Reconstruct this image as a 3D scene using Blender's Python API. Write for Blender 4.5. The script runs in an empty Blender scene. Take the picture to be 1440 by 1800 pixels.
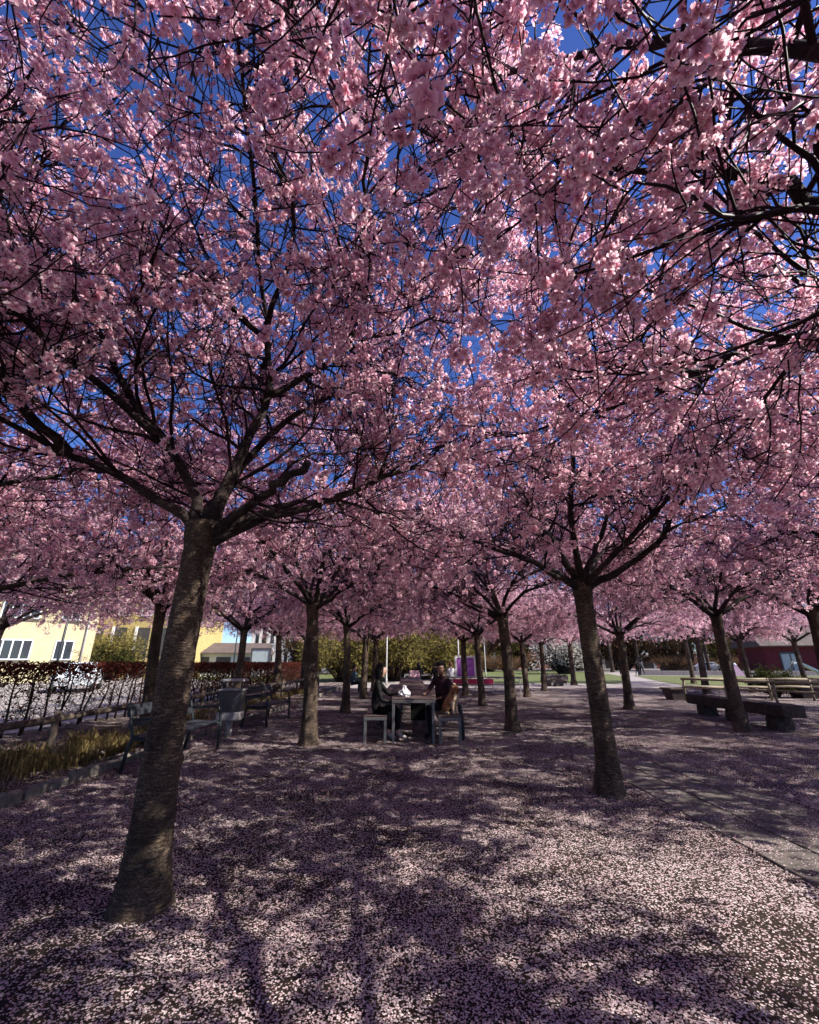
import bpy, bmesh, math, random
import numpy as np
from mathutils import Vector, Matrix
R_ = math.radians
PI = math.pi
sc = bpy.context.scene
col = sc.collection
rnd = random.Random(7)

# ------------------------------------------------------------------ camera
cam_d = bpy.data.cameras.new('camera'); cam = bpy.data.objects.new('camera', cam_d); col.objects.link(cam)
cam_d.sensor_fit = 'HORIZONTAL'; cam_d.sensor_width = 36; cam_d.lens = 19.0
cam_d.clip_start = 0.05; cam_d.clip_end = 2000
cam.location = (0, 0, 1.40); cam.rotation_euler = (R_(90 + 19.156), 0, 0)
sc.camera = cam
# ------------------------------------------------------------------ sky, sun, exposure
SUN_AZ, SUN_EL = R_(-17), R_(44)          # azimuth measured from +x towards +y
w = bpy.data.worlds.new('World'); sc.world = w; w.use_nodes = True
nt = w.node_tree; bg = nt.nodes['Background']
sky = nt.nodes.new('ShaderNodeTexSky'); sky.sky_type = 'NISHITA'; sky.sun_disc = False
sky.sun_elevation = SUN_EL; sky.sun_rotation = R_(90) - SUN_AZ
sky.altitude = 0; sky.air_density = 1.0; sky.dust_density = 0.0; sky.ozone_density = 10.0
hs = nt.nodes.new('ShaderNodeHueSaturation'); hs.inputs['Saturation'].default_value = 1.06; hs.inputs['Hue'].default_value = 0.517      # the picture's vivid colour rendering
nt.links.new(sky.outputs[0], hs.inputs['Color']); nt.links.new(hs.outputs[0], bg.inputs[0]); bg.inputs[1].default_value = 0.086
sun_d = bpy.data.lights.new('sun', 'SUN'); sun = bpy.data.objects.new('sun', sun_d); col.objects.link(sun)
sun_d.energy = 5.0; sun_d.angle = R_(0.5); sun_d.color = (1.0, 0.95, 0.87)
sd = Vector((math.cos(SUN_EL) * math.cos(SUN_AZ), math.cos(SUN_EL) * math.sin(SUN_AZ), math.sin(SUN_EL)))
sun.rotation_euler = sd.to_track_quat('Z', 'Y').to_euler()
sun.location = sd * 60
sc.view_settings.view_transform = 'Standard'; sc.view_settings.look = 'None'
sc.view_settings.exposure = 1.02; sc.view_settings.gamma = 1.0; sc.view_settings.use_curve_mapping = False
sc.render.engine = 'CYCLES'
sc.cycles.max_bounces = 4; sc.cycles.diffuse_bounces = 2; sc.cycles.glossy_bounces = 2
sc.cycles.transmission_bounces = 3; sc.cycles.transparent_max_bounces = 4
sc.cycles.use_denoising = True; sc.cycles.use_adaptive_sampling = True; sc.cycles.adaptive_threshold = 0.04; sc.cycles.debug_use_spatial_splits = True
sc.cycles.caustics_reflective = False; sc.cycles.caustics_refractive = False

# ------------------------------------------------------------------ helpers
def tag(o, label=None, cat=None, group=None, kind=None):
    if label: o['label'] = label
    if cat: o['category'] = cat
    if group: o['group'] = group
    if kind: o['kind'] = kind
    return o
def empty(name, loc=(0, 0, 0), rz=0.0, scale=1.0):
    o = bpy.data.objects.new(name, None); col.objects.link(o)
    o.location = loc; o.rotation_euler = (0, 0, rz); o.scale = (scale,) * 3
    o.empty_display_size = 0.1
    return o
def thing(name, label, cat, loc=(0, 0, 0), rz=0.0, group=None, scale=1.0):
    return tag(empty(name, loc, rz, scale), label, cat, group)
def link(name, mesh, parent=None, loc=(0, 0, 0), rot=(0, 0, 0), scale=None):
    o = bpy.data.objects.new(name, mesh); col.objects.link(o)
    o.location = loc; o.rotation_euler = rot
    if scale: o.scale = scale
    if parent: o.parent = parent
    return o
def copy_tree(o, parent=None):
    c = o.copy(); col.objects.link(c)
    if parent: c.parent = parent
    for ch in list(o.children): copy_tree(ch, c)
    return c
def np_mesh(name, V, F, mat, smooth=False, attr=None):
    """V (n,3), F (m,k) with one k; attr: (n,4) point colours"""
    V = np.asarray(V, np.float32); F = np.asarray(F, np.int32)
    me = bpy.data.meshes.new(name); m, k = F.shape
    me.vertices.add(len(V)); me.vertices.foreach_set('co', V.ravel())
    me.loops.add(m * k); me.loops.foreach_set('vertex_index', F.ravel())
    me.polygons.add(m); me.polygons.foreach_set('loop_start', np.arange(0, m * k, k, dtype=np.int32))
    me.polygons.foreach_set('loop_total', np.full(m, k, np.int32))
    if smooth: me.polygons.foreach_set('use_smooth', np.ones(m, bool))
    if attr is not None:
        a = me.color_attributes.new('c', 'FLOAT_COLOR', 'POINT'); a.data.foreach_set('color', np.asarray(attr, np.float32).ravel())
    me.update(calc_edges=True)
    if mat: me.materials.append(mat)
    return me
class MB:
    """collects boxes, tubes and prisms into one mesh"""
    def __init__(s): s.v = []; s.f = []; s.m = []; s.cur = 0; s.sm = []
    def add(s, vs, fs, smooth=False):
        b = len(s.v); s.v += [tuple(p) for p in vs]
        for f in fs: s.f.append([b + i for i in f]); s.m.append(s.cur); s.sm.append(smooth)
        return s
    def box(s, x0, x1, y0, y1, z0, z1):
        return s.add([(x0, y0, z0), (x1, y0, z0), (x1, y1, z0), (x0, y1, z0), (x0, y0, z1), (x1, y0, z1), (x1, y1, z1), (x0, y1, z1)],
                     [(3, 2, 1, 0), (4, 5, 6, 7), (0, 1, 5, 4), (1, 2, 6, 5), (2, 3, 7, 6), (3, 0, 4, 7)])
    def tube(s, pts, rads, n=8, cap=True):
        pts = [Vector(p) for p in pts]
        if not hasattr(rads, '__len__'): rads = [rads] * len(pts)
        vs = []; u = None
        for i, p in enumerate(pts):
            t = (pts[min(i + 1, len(pts) - 1)] - pts[max(i - 1, 0)]).normalized()
            if u is None:
                u = t.cross(Vector((0, 0, 1)) if abs(t.z) < .9 else Vector((1, 0, 0))).normalized()
            else:
                u = (u - t * u.dot(t)).normalized()
            b = t.cross(u)
            for k in range(n):
                a = 2 * PI * k / n; vs.append(p + (u * math.cos(a) + b * math.sin(a)) * rads[i])
        fs = []
        for i in range(len(pts) - 1):
            for k in range(n):
                k2 = (k + 1) % n; fs.append((i * n + k, i * n + k2, (i + 1) * n + k2, (i + 1) * n + k))
        if cap: fs += [tuple(range(n - 1, -1, -1)), tuple((len(pts) - 1) * n + k for k in range(n))]
        return s.add(vs, fs, True)
    def bar(s, a, b, wx, wz):
        """rectangular bar from a to b"""
        a = Vector(a); b = Vector(b); t = (b - a).normalized()
        u = t.cross(Vector((0, 0, 1)) if abs(t.z) < .95 else Vector((0, 1, 0))).normalized(); v = u.cross(t)
        vs = []
        for p in (a, b):
            for (i, j) in ((-1, -1), (1, -1), (1, 1), (-1, 1)): vs.append(p + u * (i * wx / 2) + v * (j * wz / 2))
        return s.add(vs, [(0, 1, 2, 3), (7, 6, 5, 4), (0, 4, 5, 1), (1, 5, 6, 2), (2, 6, 7, 3), (3, 7, 4, 0)])
    def lathe(s, prof, n=12, c=(0, 0, 0)):
        vs = []
        for r, z in prof:
            for k in range(n): a = 2 * PI * k / n; vs.append((c[0] + r * math.cos(a), c[1] + r * math.sin(a), c[2] + z))
        fs = [(i * n + k, i * n + (k + 1) % n, (i + 1) * n + (k + 1) % n, (i + 1) * n + k) for i in range(len(prof) - 1) for k in range(n)]
        fs += [tuple(range(n - 1, -1, -1)), tuple((len(prof) - 1) * n + k for k in range(n))]
        return s.add(vs, fs, True)
    def prism(s, poly, y0, y1, axis='y'):
        n = len(poly); vs = []
        for yy in (y0, y1):
            for a, b in poly: vs.append((a, yy, b) if axis == 'y' else ((yy, a, b) if axis == 'x' else (a, b, yy)))
        fs = [tuple(range(n - 1, -1, -1)), tuple(n + k for k in range(n))] + [(k, (k + 1) % n, n + (k + 1) % n, n + k) for k in range(n)]
        return s.add(vs, fs)
    def mesh(s, name, mats, bevel=0.0, fixn=True):
        me = bpy.data.meshes.new(name); me.from_pydata(s.v, [], s.f)
        for m in (mats if isinstance(mats, (list, tuple)) else [mats]): me.materials.append(m)
        me.polygons.foreach_set('material_index', s.m); me.polygons.foreach_set('use_smooth', s.sm)
        if bevel or fixn:
            bm = bmesh.new(); bm.from_mesh(me)
            if fixn: bmesh.ops.recalc_face_normals(bm, faces=bm.faces)
            if bevel: bmesh.ops.bevel(bm, geom=bm.edges[:], offset=bevel, segments=1, affect='EDGES', clamp_overlap=True)
            bm.to_mesh(me); bm.free()
        return me
    def build(s, name, mats, parent=None, loc=(0, 0, 0), rot=(0, 0, 0), bevel=0.0):
        return link(name, s.mesh(name, mats, bevel), parent, loc, rot)

# ------------------------------------------------------------------ materials
def new_mat(name):
    m = bpy.data.materials.new(name); m.use_nodes = True
    return m, m.node_tree, m.node_tree.nodes['Principled BSDF']
def N(t, kind, **kw):
    n = t.nodes.new(kind)
    for k, v in kw.items():
        if k.startswith('i_'): n.inputs[k[2:].replace('_', ' ')].default_value = v
        else: setattr(n, k, v)
    return n
def ramp(t, src, stops, interp='LINEAR'):
    r = t.nodes.new('ShaderNodeValToRGB'); r.color_ramp.interpolation = interp
    e = r.color_ramp.elements
    while len(e) < len(stops): e.new(0.5)
    for el, (p, c) in zip(e, stops): el.position = p; el.color = c if len(c) == 4 else (*c, 1)
    if src is not None: t.links.new(src, r.inputs[0])
    return r
def mixc(t, fac, a, b):
    m = t.nodes.new('ShaderNodeMix'); m.data_type = 'RGBA'
    for sock, v in ((m.inputs[0], fac), (m.inputs[6], a), (m.inputs[7], b)):
        if isinstance(v, (int, float)): sock.default_value = v
        elif isinstance(v, tuple): sock.default_value = (*v, 1) if len(v) == 3 else v
        else: t.links.new(v, sock)
    return m.outputs[2]
def coords(t, kind='Object', scale=(1, 1, 1)):
    c = t.nodes.new('ShaderNodeTexCoord'); mp = t.nodes.new('ShaderNodeMapping'); mp.inputs['Scale'].default_value = scale
    t.links.new(c.outputs[kind], mp.inputs[0]); return mp.outputs[0]
def simple(name, ca, cb=None, rough=0.6, scale=(6, 6, 6), bump=0.0, metal=0.0, detail=5.0, kind='Object', nscale=1.0, coat=0.0, spec=0.4):
    """two-tone noise material with relief"""
    m, t, p = new_mat(name); cb = cb or tuple(c * 0.7 for c in ca)
    v = coords(t, kind, scale)
    n = N(t, 'ShaderNodeTexNoise', i_Scale=nscale, i_Detail=detail, i_Roughness=0.65); t.links.new(v, n.inputs['Vector'])
    r = ramp(t, n.outputs[0], [(0.32, cb), (0.68, ca)]); t.links.new(r.outputs[0], p.inputs['Base Color'])
    rr = ramp(t, n.outputs[0], [(0.3, (min(1, rough + .15),) * 3), (0.7, (max(0, rough - .1),) * 3)]); t.links.new(rr.outputs[0], p.inputs['Roughness'])
    p.inputs['Metallic'].default_value = metal; p.inputs['Specular IOR Level'].default_value = spec
    if coat: p.inputs['Coat Weight'].default_value = coat
    if bump:
        b = N(t, 'ShaderNodeBump', i_Strength=bump, i_Distance=0.02); t.links.new(n.outputs[0], b.inputs['Height']); t.links.new(b.outputs[0], p.inputs['Normal'])
    return m
M = {}
# bark with horizontal lenticel bands
def bark(name, ca, cb, cc, bs=1.0):
    m, t, p = new_mat(name)
    v = coords(t, 'Object', (16, 16, 62)); v2 = coords(t, 'Object', (7, 7, 5)); v3 = coords(t, 'Object', (70, 70, 110))
    n1 = N(t, 'ShaderNodeTexNoise', i_Scale=1.0, i_Detail=7.0, i_Roughness=0.72, i_Distortion=0.6); t.links.new(v, n1.inputs['Vector'])
    n2 = N(t, 'ShaderNodeTexNoise', i_Scale=0.6, i_Detail=5.0); t.links.new(v2, n2.inputs['Vector'])
    n3 = N(t, 'ShaderNodeTexNoise', i_Scale=1.0, i_Detail=4.0); t.links.new(v3, n3.inputs['Vector'])
    mx_ = N(t, 'ShaderNodeMath', operation='MULTIPLY_ADD'); mx_.inputs[1].default_value = 0.55; t.links.new(n3.outputs[0], mx_.inputs[0])
    m2_ = N(t, 'ShaderNodeMath', operation='MULTIPLY'); m2_.inputs[1].default_value = 0.55; t.links.new(n1.outputs[0], m2_.inputs[0]); t.links.new(m2_.outputs[0], mx_.inputs[2])
    c1 = ramp(t, mx_.outputs[0], [(0.38, cb), (0.54, ca), (0.70, cc)])
    vl = N(t, 'ShaderNodeTexVoronoi', i_Scale=1.0, i_Randomness=1.0); vv = coords(t, 'Object', (11, 11, 58)); t.links.new(vv, vl.inputs['Vector'])
    lent = ramp(t, vl.outputs['Distance'], [(0.10, (1, 1, 1)), (0.30, (0, 0, 0))])
    c1b = mixc(t, lent.outputs[0], c1.outputs[0], tuple(min(1, 1.35 * q) for q in cc))
    c2 = ramp(t, n2.outputs[0], [(0.36, (0.30, 0.27, 0.26)), (0.5, (0.8, 0.78, 0.76)), (0.66, (1.25, 1.2, 1.1))])
    mm = t.nodes.new('ShaderNodeMix'); mm.data_type = 'RGBA'; mm.blend_type = 'MULTIPLY'; mm.inputs[0].default_value = 0.8
    t.links.new(c1b, mm.inputs[6]); t.links.new(c2.outputs[0], mm.inputs[7])
    t.links.new(mm.outputs[2], p.inputs['Base Color']); p.inputs['Roughness'].default_value = 0.85
    p.inputs['Specular IOR Level'].default_value = 0.25
    ad = N(t, 'ShaderNodeMath', operation='MULTIPLY_ADD'); ad.inputs[1].default_value = 0.5
    t.links.new(n3.outputs[0], ad.inputs[0]); t.links.new(n1.outputs[0], ad.inputs[2])
    b = N(t, 'ShaderNodeBump', i_Strength=1.0 * bs, i_Distance=0.035); t.links.new(ad.outputs[0], b.inputs['Height']); t.links.new(b.outputs[0], p.inputs['Normal'])
    return m
M['bark'] = bark('cherry_bark', (0.078, 0.055, 0.041), (0.020, 0.0135, 0.012), (0.20, 0.148, 0.104))
M['limb'] = bark('limb_bark', (0.030, 0.020, 0.020), (0.012, 0.008, 0.009), (0.075, 0.057, 0.047), 0.6)
m, t, p = new_mat('twig_bark'); p.inputs['Base Color'].default_value = (0.020, 0.010, 0.012, 1); p.inputs['Roughness'].default_value = 0.6
p.inputs['Specular IOR Level'].default_value = 0.12; M['twig'] = m
def petal_mat(name, stops, trans_tint, tw):
    m, t, p = new_mat(name)
    t.nodes.remove(p); out = t.nodes['Material Output']
    a = N(t, 'ShaderNodeAttribute', attribute_name='c'); sp = N(t, 'ShaderNodeSeparateColor'); t.links.new(a.outputs[0], sp.inputs[0])
    c = ramp(t, sp.outputs[0], stops)
    va = ramp(t, sp.outputs[1], [(0, (0.96, 0.82, 0.87)), (0.6, (1, 0.95, 0.97)), (1, (1.0, 1.0, 1.0))])
    mm = t.nodes.new('ShaderNodeMix'); mm.data_type = 'RGBA'; mm.blend_type = 'MULTIPLY'; mm.inputs[0].default_value = 1.0
    t.links.new(c.outputs[0], mm.inputs[6]); t.links.new(va.outputs[0], mm.inputs[7])
    tt = t.nodes.new('ShaderNodeMix'); tt.data_type = 'RGBA'; tt.blend_type = 'MULTIPLY'; tt.inputs[0].default_value = 1.0
    t.links.new(mm.outputs[2], tt.inputs[6]); tt.inputs[7].default_value = (*trans_tint, 1)
    d = t.nodes.new('ShaderNodeBsdfDiffuse'); tr = t.nodes.new('ShaderNodeBsdfTranslucent'); mx = t.nodes.new('ShaderNodeMixShader')
    t.links.new(mm.outputs[2], d.inputs[0]); t.links.new(tt.outputs[2], tr.inputs[0])
    mx.inputs[0].default_value = tw; t.links.new(d.outputs[0], mx.inputs[1]); t.links.new(tr.outputs[0], mx.inputs[2])
    t.links.new(mx.outputs[0], out.inputs[0])
    return m
M['blossom'] = petal_mat('cherry_blossom', [(0.0, (0.34, 0.05, 0.11)), (0.30, (0.78, 0.44, 0.53)), (0.70, (0.94, 0.77, 0.815)), (1.0, (0.98, 0.92, 0.935))], (1.0, 0.88, 0.91), 0.62)  # crimson centres deepened and tips whitened: shadow and highlight put into the petal colour
M['fallen'] = petal_mat('fallen_petal', [(0.0, (0.28, 0.17, 0.165)), (0.3, (0.52, 0.40, 0.40)), (1.0, (0.70, 0.605, 0.60))], (1, .9, .9), 0.2)

# ------------------------------------------------------------------ the ground
def ground_mat(name, soil_a, soil_b, petal=0.5, fine=90.0):
    m, t, p = new_mat(name)
    v = coords(t, 'Object')
    n = N(t, 'ShaderNodeTexNoise', i_Scale=fine, i_Detail=4.0, i_Roughness=0.7); t.links.new(v, n.inputs['Vector'])
    n2 = N(t, 'ShaderNodeTexNoise', i_Scale=1.3, i_Detail=6.0, i_Roughness=0.65); t.links.new(v, n2.inputs['Vector'])
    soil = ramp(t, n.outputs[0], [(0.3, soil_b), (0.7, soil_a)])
    vo = N(t, 'ShaderNodeTexVoronoi', i_Scale=92.0); vo.feature = 'F1'; t.links.new(v, vo.inputs['Vector'])
    sp = N(t, 'ShaderNodeSeparateColor'); t.links.new(vo.outputs['Color'], sp.inputs[0])
    # coverage: the cell's own number below a patchy threshold
    th = N(t, 'ShaderNodeMapRange'); th.inputs[1].default_value = 0.35; th.inputs[2].default_value = 0.68
    th.inputs[3].default_value = petal - 0.28; th.inputs[4].default_value = petal + 0.28; t.links.new(n2.outputs[0], th.inputs[0])
    lt = N(t, 'ShaderNodeMath', operation='LESS_THAN'); t.links.new(sp.outputs[0], lt.inputs[0]); t.links.new(th.outputs[0], lt.inputs[1])
    ins = N(t, 'ShaderNodeMath', operation='LESS_THAN'); t.links.new(vo.outputs['Distance'], ins.inputs[0]); ins.inputs[1].default_value = 0.56
    mul = N(t, 'ShaderNodeMath', operation='MULTIPLY'); t.links.new(lt.outputs[0], mul.inputs[0]); t.links.new(ins.outputs[0], mul.inputs[1])
    pc = ramp(t, sp.outputs[1], [(0, (0.26, 0.16, 0.16)), (0.3, (0.50, 0.385, 0.385)), (1, (0.68, 0.585, 0.58))])
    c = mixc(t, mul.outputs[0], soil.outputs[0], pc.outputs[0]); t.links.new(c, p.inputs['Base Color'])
    p.inputs['Roughness'].default_value = 0.95; p.inputs['Specular IOR Level'].default_value = 0.1
    ad = N(t, 'ShaderNodeMath', operation='MULTIPLY_ADD'); ad.inputs[1].default_value = 0.4; t.links.new(n.outputs[0], ad.inputs[0]); t.links.new(mul.outputs[0], ad.inputs[2])
    b = N(t, 'ShaderNodeBump', i_Strength=0.5, i_Distance=0.012); t.links.new(ad.outputs[0], b.inputs['Height']); t.links.new(b.outputs[0], p.inputs['Normal'])
    return m
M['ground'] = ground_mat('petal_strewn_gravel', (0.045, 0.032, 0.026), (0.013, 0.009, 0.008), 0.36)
def bump_z(x, y):
    return 0.0
# ground under the grove: a gently uneven sheet
def sheet(name, x0, x1, y0, y1, z, mat, nx=2, ny=2, amp=0.0, seed=1):
    rg = np.random.default_rng(seed)
    xs = np.linspace(x0, x1, nx); ys = np.linspace(y0, y1, ny); X, Y = np.meshgrid(xs, ys)
    Z = np.full_like(X, z) + amp * (np.sin(X * 1.7 + 1.3) * np.cos(Y * 1.3) + .6 * np.sin(X * 3.1 + Y * 2.3))
    V = np.stack([X.ravel(), Y.ravel(), Z.ravel()], 1)
    i = (np.arange(ny - 1)[:, None] * nx + np.arange(nx - 1)[None]).ravel()
    F = np.stack([i, i + 1, i + nx + 1, i + nx], 1)
    return tag(link(name, np_mesh(name, V, F, mat, True)), kind='structure')
M['plaza'] = simple('pale_gravel', (0.34, 0.29, 0.27), (0.23, 0.20, 0.185), 0.95, (1, 1, 1), 0.3, nscale=14.0, detail=8)
M['turf'] = simple('lawn', (0.15, 0.165, 0.045), (0.045, 0.058, 0.016), 0.95, (1, 1, 1), 0.5, nscale=3.0, detail=8)
sheet('ground', -600, 600, -200, 900, -0.012, M['plaza'])
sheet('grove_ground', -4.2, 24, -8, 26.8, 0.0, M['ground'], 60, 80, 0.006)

# ------------------------------------------------------------------ cherry trees
def unit(v): return v / (np.linalg.norm(v) + 1e-9)
def resample(pts, n):
    pts = np.asarray(pts, float)
    # Catmull-Rom through the given points
    P = np.vstack([2 * pts[0] - pts[1], pts, 2 * pts[-1] - pts[-2]]); out = []
    segs = len(pts) - 1
    for u in np.linspace(0, segs - 1e-6, n):
        i = int(u); f = u - i; p0, p1, p2, p3 = P[i:i + 4]
        out.append(0.5 * (2 * p1 + (p2 - p0) * f + (2 * p0 - 5 * p1 + 4 * p2 - p3) * f * f + (3 * p1 - p0 - 3 * p2 + p3) * f ** 3))
    return np.array(out)
def tubes(P, Rd, sides):
    """P (B,n,3), Rd (B,n) -> V, F quads"""
    P = np.asarray(P); Rd = np.asarray(Rd); B, n, _ = P.shape
    T = np.gradient(P, axis=1); T /= np.linalg.norm(T, axis=2, keepdims=True) + 1e-9
    d = P[:, -1] - P[:, 0]; ref = np.where(np.abs(d[:, 2:3]) > 0.8 * np.linalg.norm(d, axis=1, keepdims=True), [[1., 0.1, 0]], [[0.05, 0.1, 1.]])
    U = np.cross(T, ref[:, None, :]); U /= np.linalg.norm(U, axis=2, keepdims=True) + 1e-9
    W = np.cross(T, U)
    a = np.arange(sides) * 2 * PI / sides
    V = P[:, :, None] + Rd[:, :, None, None] * (U[:, :, None] * np.cos(a)[None, None, :, None] + W[:, :, None] * np.sin(a)[None, None, :, None])
    b = (np.arange(B) * n * sides)[:, None, None]; i = (np.arange(n - 1) * sides)[None, :, None]; k = np.arange(sides)[None, None]; k2 = (k + 1) % sides
    F = np.stack([b + i + k, b + i + k2, b + i + sides + k2, b + i + sides + k], -1).reshape(-1, 4)
    return V.reshape(-1, 3), F
def wander(rg, p, d, L, n, wob, up=0.0, curl=0.0):
    pts = [p]; st = L / (n - 1); cv = rg.normal(0, curl, 3) if curl else 0.0
    for i in range(n - 1):
        d = unit(d + rg.normal(0, wob, 3) + cv + np.array([0, 0, up])); p = p + d * st; pts.append(p)
    return np.array(pts)
def side_dir(rg, d, ang, flat=0.55):
    a = rg.normal(0, 1, 3); a[2] *= flat
    a = unit(a - d * a.dot(d)); return unit(d * math.cos(ang) + a * math.sin(ang))
FLOWER_T = {}
def flower_template(rg, petals, two_ring):
    """petals as kites: V (k*4,3), t (k*4)"""
    V = []; T = []
    rings = [(petals, 0.35, 1.0)] + ([(max(3, petals - 2), 0.85, 0.8)] if two_ring else [])
    for cnt, cup, ln in rings:
        a0 = rg.uniform(0, 6.28)
        for k in range(cnt):
            a = a0 + 2 * PI * k / cnt + rg.normal(0, .12); c = cup + rg.normal(0, .15); l = ln * rg.uniform(.85, 1.1)
            o = np.array([math.cos(a) * math.cos(c), math.sin(a) * math.cos(c), math.sin(c)])
            s_ = np.array([-math.sin(a), math.cos(a), 0]); wdt = 0.36 * l * rg.uniform(.85, 1.15)
            up = np.cross(o, s_)
            V += [o * .06, o * .66 * l + s_ * wdt - up * .06, o * l + up * .10, o * .66 * l - s_ * wdt - up * .06]
            T += [0.0, .75, 1.0, .75]
    return np.array(V), np.array(T)
def fine_flower(rg):
    """double flower of notched, cupped petals: six points each"""
    V = []; T = []
    for cnt, cup, ln in ((6, .22, 1.0), (5, .65, .86), (4, 1.05, .62)):
        a0 = rg.uniform(0, 6.28)
        for k in range(cnt):
            a = a0 + 2 * PI * k / cnt + rg.normal(0, .14); c = cup + rg.normal(0, .16); l = ln * rg.uniform(.86, 1.1)
            o = np.array([math.cos(a) * math.cos(c), math.sin(a) * math.cos(c), math.sin(c)]); s_ = np.array([-math.sin(a), math.cos(a), 0]); up = np.cross(o, s_) ; wd = .27 * l * rg.uniform(.85, 1.2); tw = rg.normal(0, .10)
            V += [o * .05, o * .5 * l + s_ * wd - up * (.05 + tw), o * .88 * l + s_ * wd * .82 + up * (.04 - tw), o * .93 * l + up * .10, o * .88 * l - s_ * wd * .82 + up * (.04 + tw), o * .5 * l - s_ * wd - up * (.05 - tw)]
            T += [0.0, .45, .9, 1.0, .9, .45]
    return np.array(V), np.array(T)
def rot_to(rg, d):
    """matrix whose z axis is d with random spin"""
    d = unit(d); a = unit(np.cross(d, rg.normal(0, 1, 3))); b = np.cross(d, a)
    return np.stack([a, b, d], 1)
def cluster_template(rg, flowers, petals, two):
    V = []; T = []
    for k in range(flowers):
        z = 1 - 2 * (k + .5) / flowers; a = k * 2.39996 + rg.normal(0, .3); s_ = math.sqrt(1 - z * z)
        d = unit(np.array([s_ * math.cos(a), s_ * math.sin(a), z]) + rg.normal(0, .25, 3))
        fv, ft = flower_template(rg, petals, two)
        r = rg.uniform(.48, .62)
        V.append((fv * r) @ rot_to(rg, d).T + d * rg.uniform(.42, .6)); T.append(ft)
    return np.concatenate(V), np.concatenate(T)
def fine_cluster(rg, flowers=10):
    V = []; T = []
    for k in range(flowers):
        z = 1 - 2 * (k + .5) / flowers; a = k * 2.39996 + rg.normal(0, .3); s_ = math.sqrt(1 - z * z)
        d = unit(np.array([s_ * math.cos(a), s_ * math.sin(a), z]) + rg.normal(0, .25, 3)); fv, ft = fine_flower(rg)
        V.append((fv * rg.uniform(.36, .46)) @ rot_to(rg, d).T + d * rg.uniform(.5, .72)); T.append(ft)
    return np.concatenate(V), np.concatenate(T)
def fine_blossoms(rg, C, S):
    tm = [fine_cluster(rg) for _ in range(5)]; Vs = []; As = []
    for i in range(len(C)):
        tv, tt = tm[i % 5]; m_ = rot_to(rg, rg.normal(0, 1, 3)); Vs.append(tv @ m_.T * S[i] + C[i]); A = np.ones((len(tv), 4)); A[:, 0] = tt; A[:, 1] = rg.uniform(); As.append(A)
    V = np.concatenate(Vs); A = np.concatenate(As); i = np.arange(0, len(V), 6)
    return np_mesh('crown', V, np.concatenate([np.stack([i, i + k, i + k + 1], 1) for k in (1, 2, 3, 4)]), M['blossom'], True, A)
def blossoms(rg, C, S, G, name, flowers, petals, two, ntempl=7):
    """C centres (n,3), S sizes, G direction bias -> crown mesh"""
    tm = [cluster_template(rg, flowers, petals, two) for _ in range(ntempl)]
    idx = rg.integers(0, ntempl, len(C)); Vs = []; Ts = []
    n = len(C)
    q = rg.normal(0, 1, (n, 4)); q /= np.linalg.norm(q, axis=1, keepdims=True); x, y, z, w_ = q.T
    Rm = np.stack([1 - 2 * (y * y + z * z), 2 * (x * y - z * w_), 2 * (x * z + y * w_), 2 * (x * y + z * w_), 1 - 2 * (x * x + z * z), 2 * (y * z - x * w_),
                   2 * (x * z - y * w_), 2 * (y * z + x * w_), 1 - 2 * (x * x + y * y)], 1).reshape(n, 3, 3)
    sq = rg.uniform(.75, 1.2, (n, 3))
    tint = rg.uniform(0, 1, n)
    for k in range(ntempl):
        s_ = np.where(idx == k)[0]
        if not len(s_): continue
        tv, tt = tm[k]
        V = np.einsum('nij,vj->nvi', Rm[s_], tv) * S[s_][:, None, None] * sq[s_][:, None, :] + C[s_][:, None]
        Vs.append(V.reshape(-1, 3)); A = np.zeros((len(s_), len(tv), 4)); A[..., 0] = tt[None]; A[..., 1] = tint[s_][:, None]; A[..., 3] = 1
        Ts.append(A.reshape(-1, 4))
    V = np.concatenate(Vs); A = np.concatenate(Ts)
    i = np.arange(0, len(V), 4); F = np.concatenate([np.stack([i, i + 1, i + 2], 1), np.stack([i, i + 2, i + 3], 1)])
    return np_mesh(name, V, F, M['blossom'], True, A)

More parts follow.
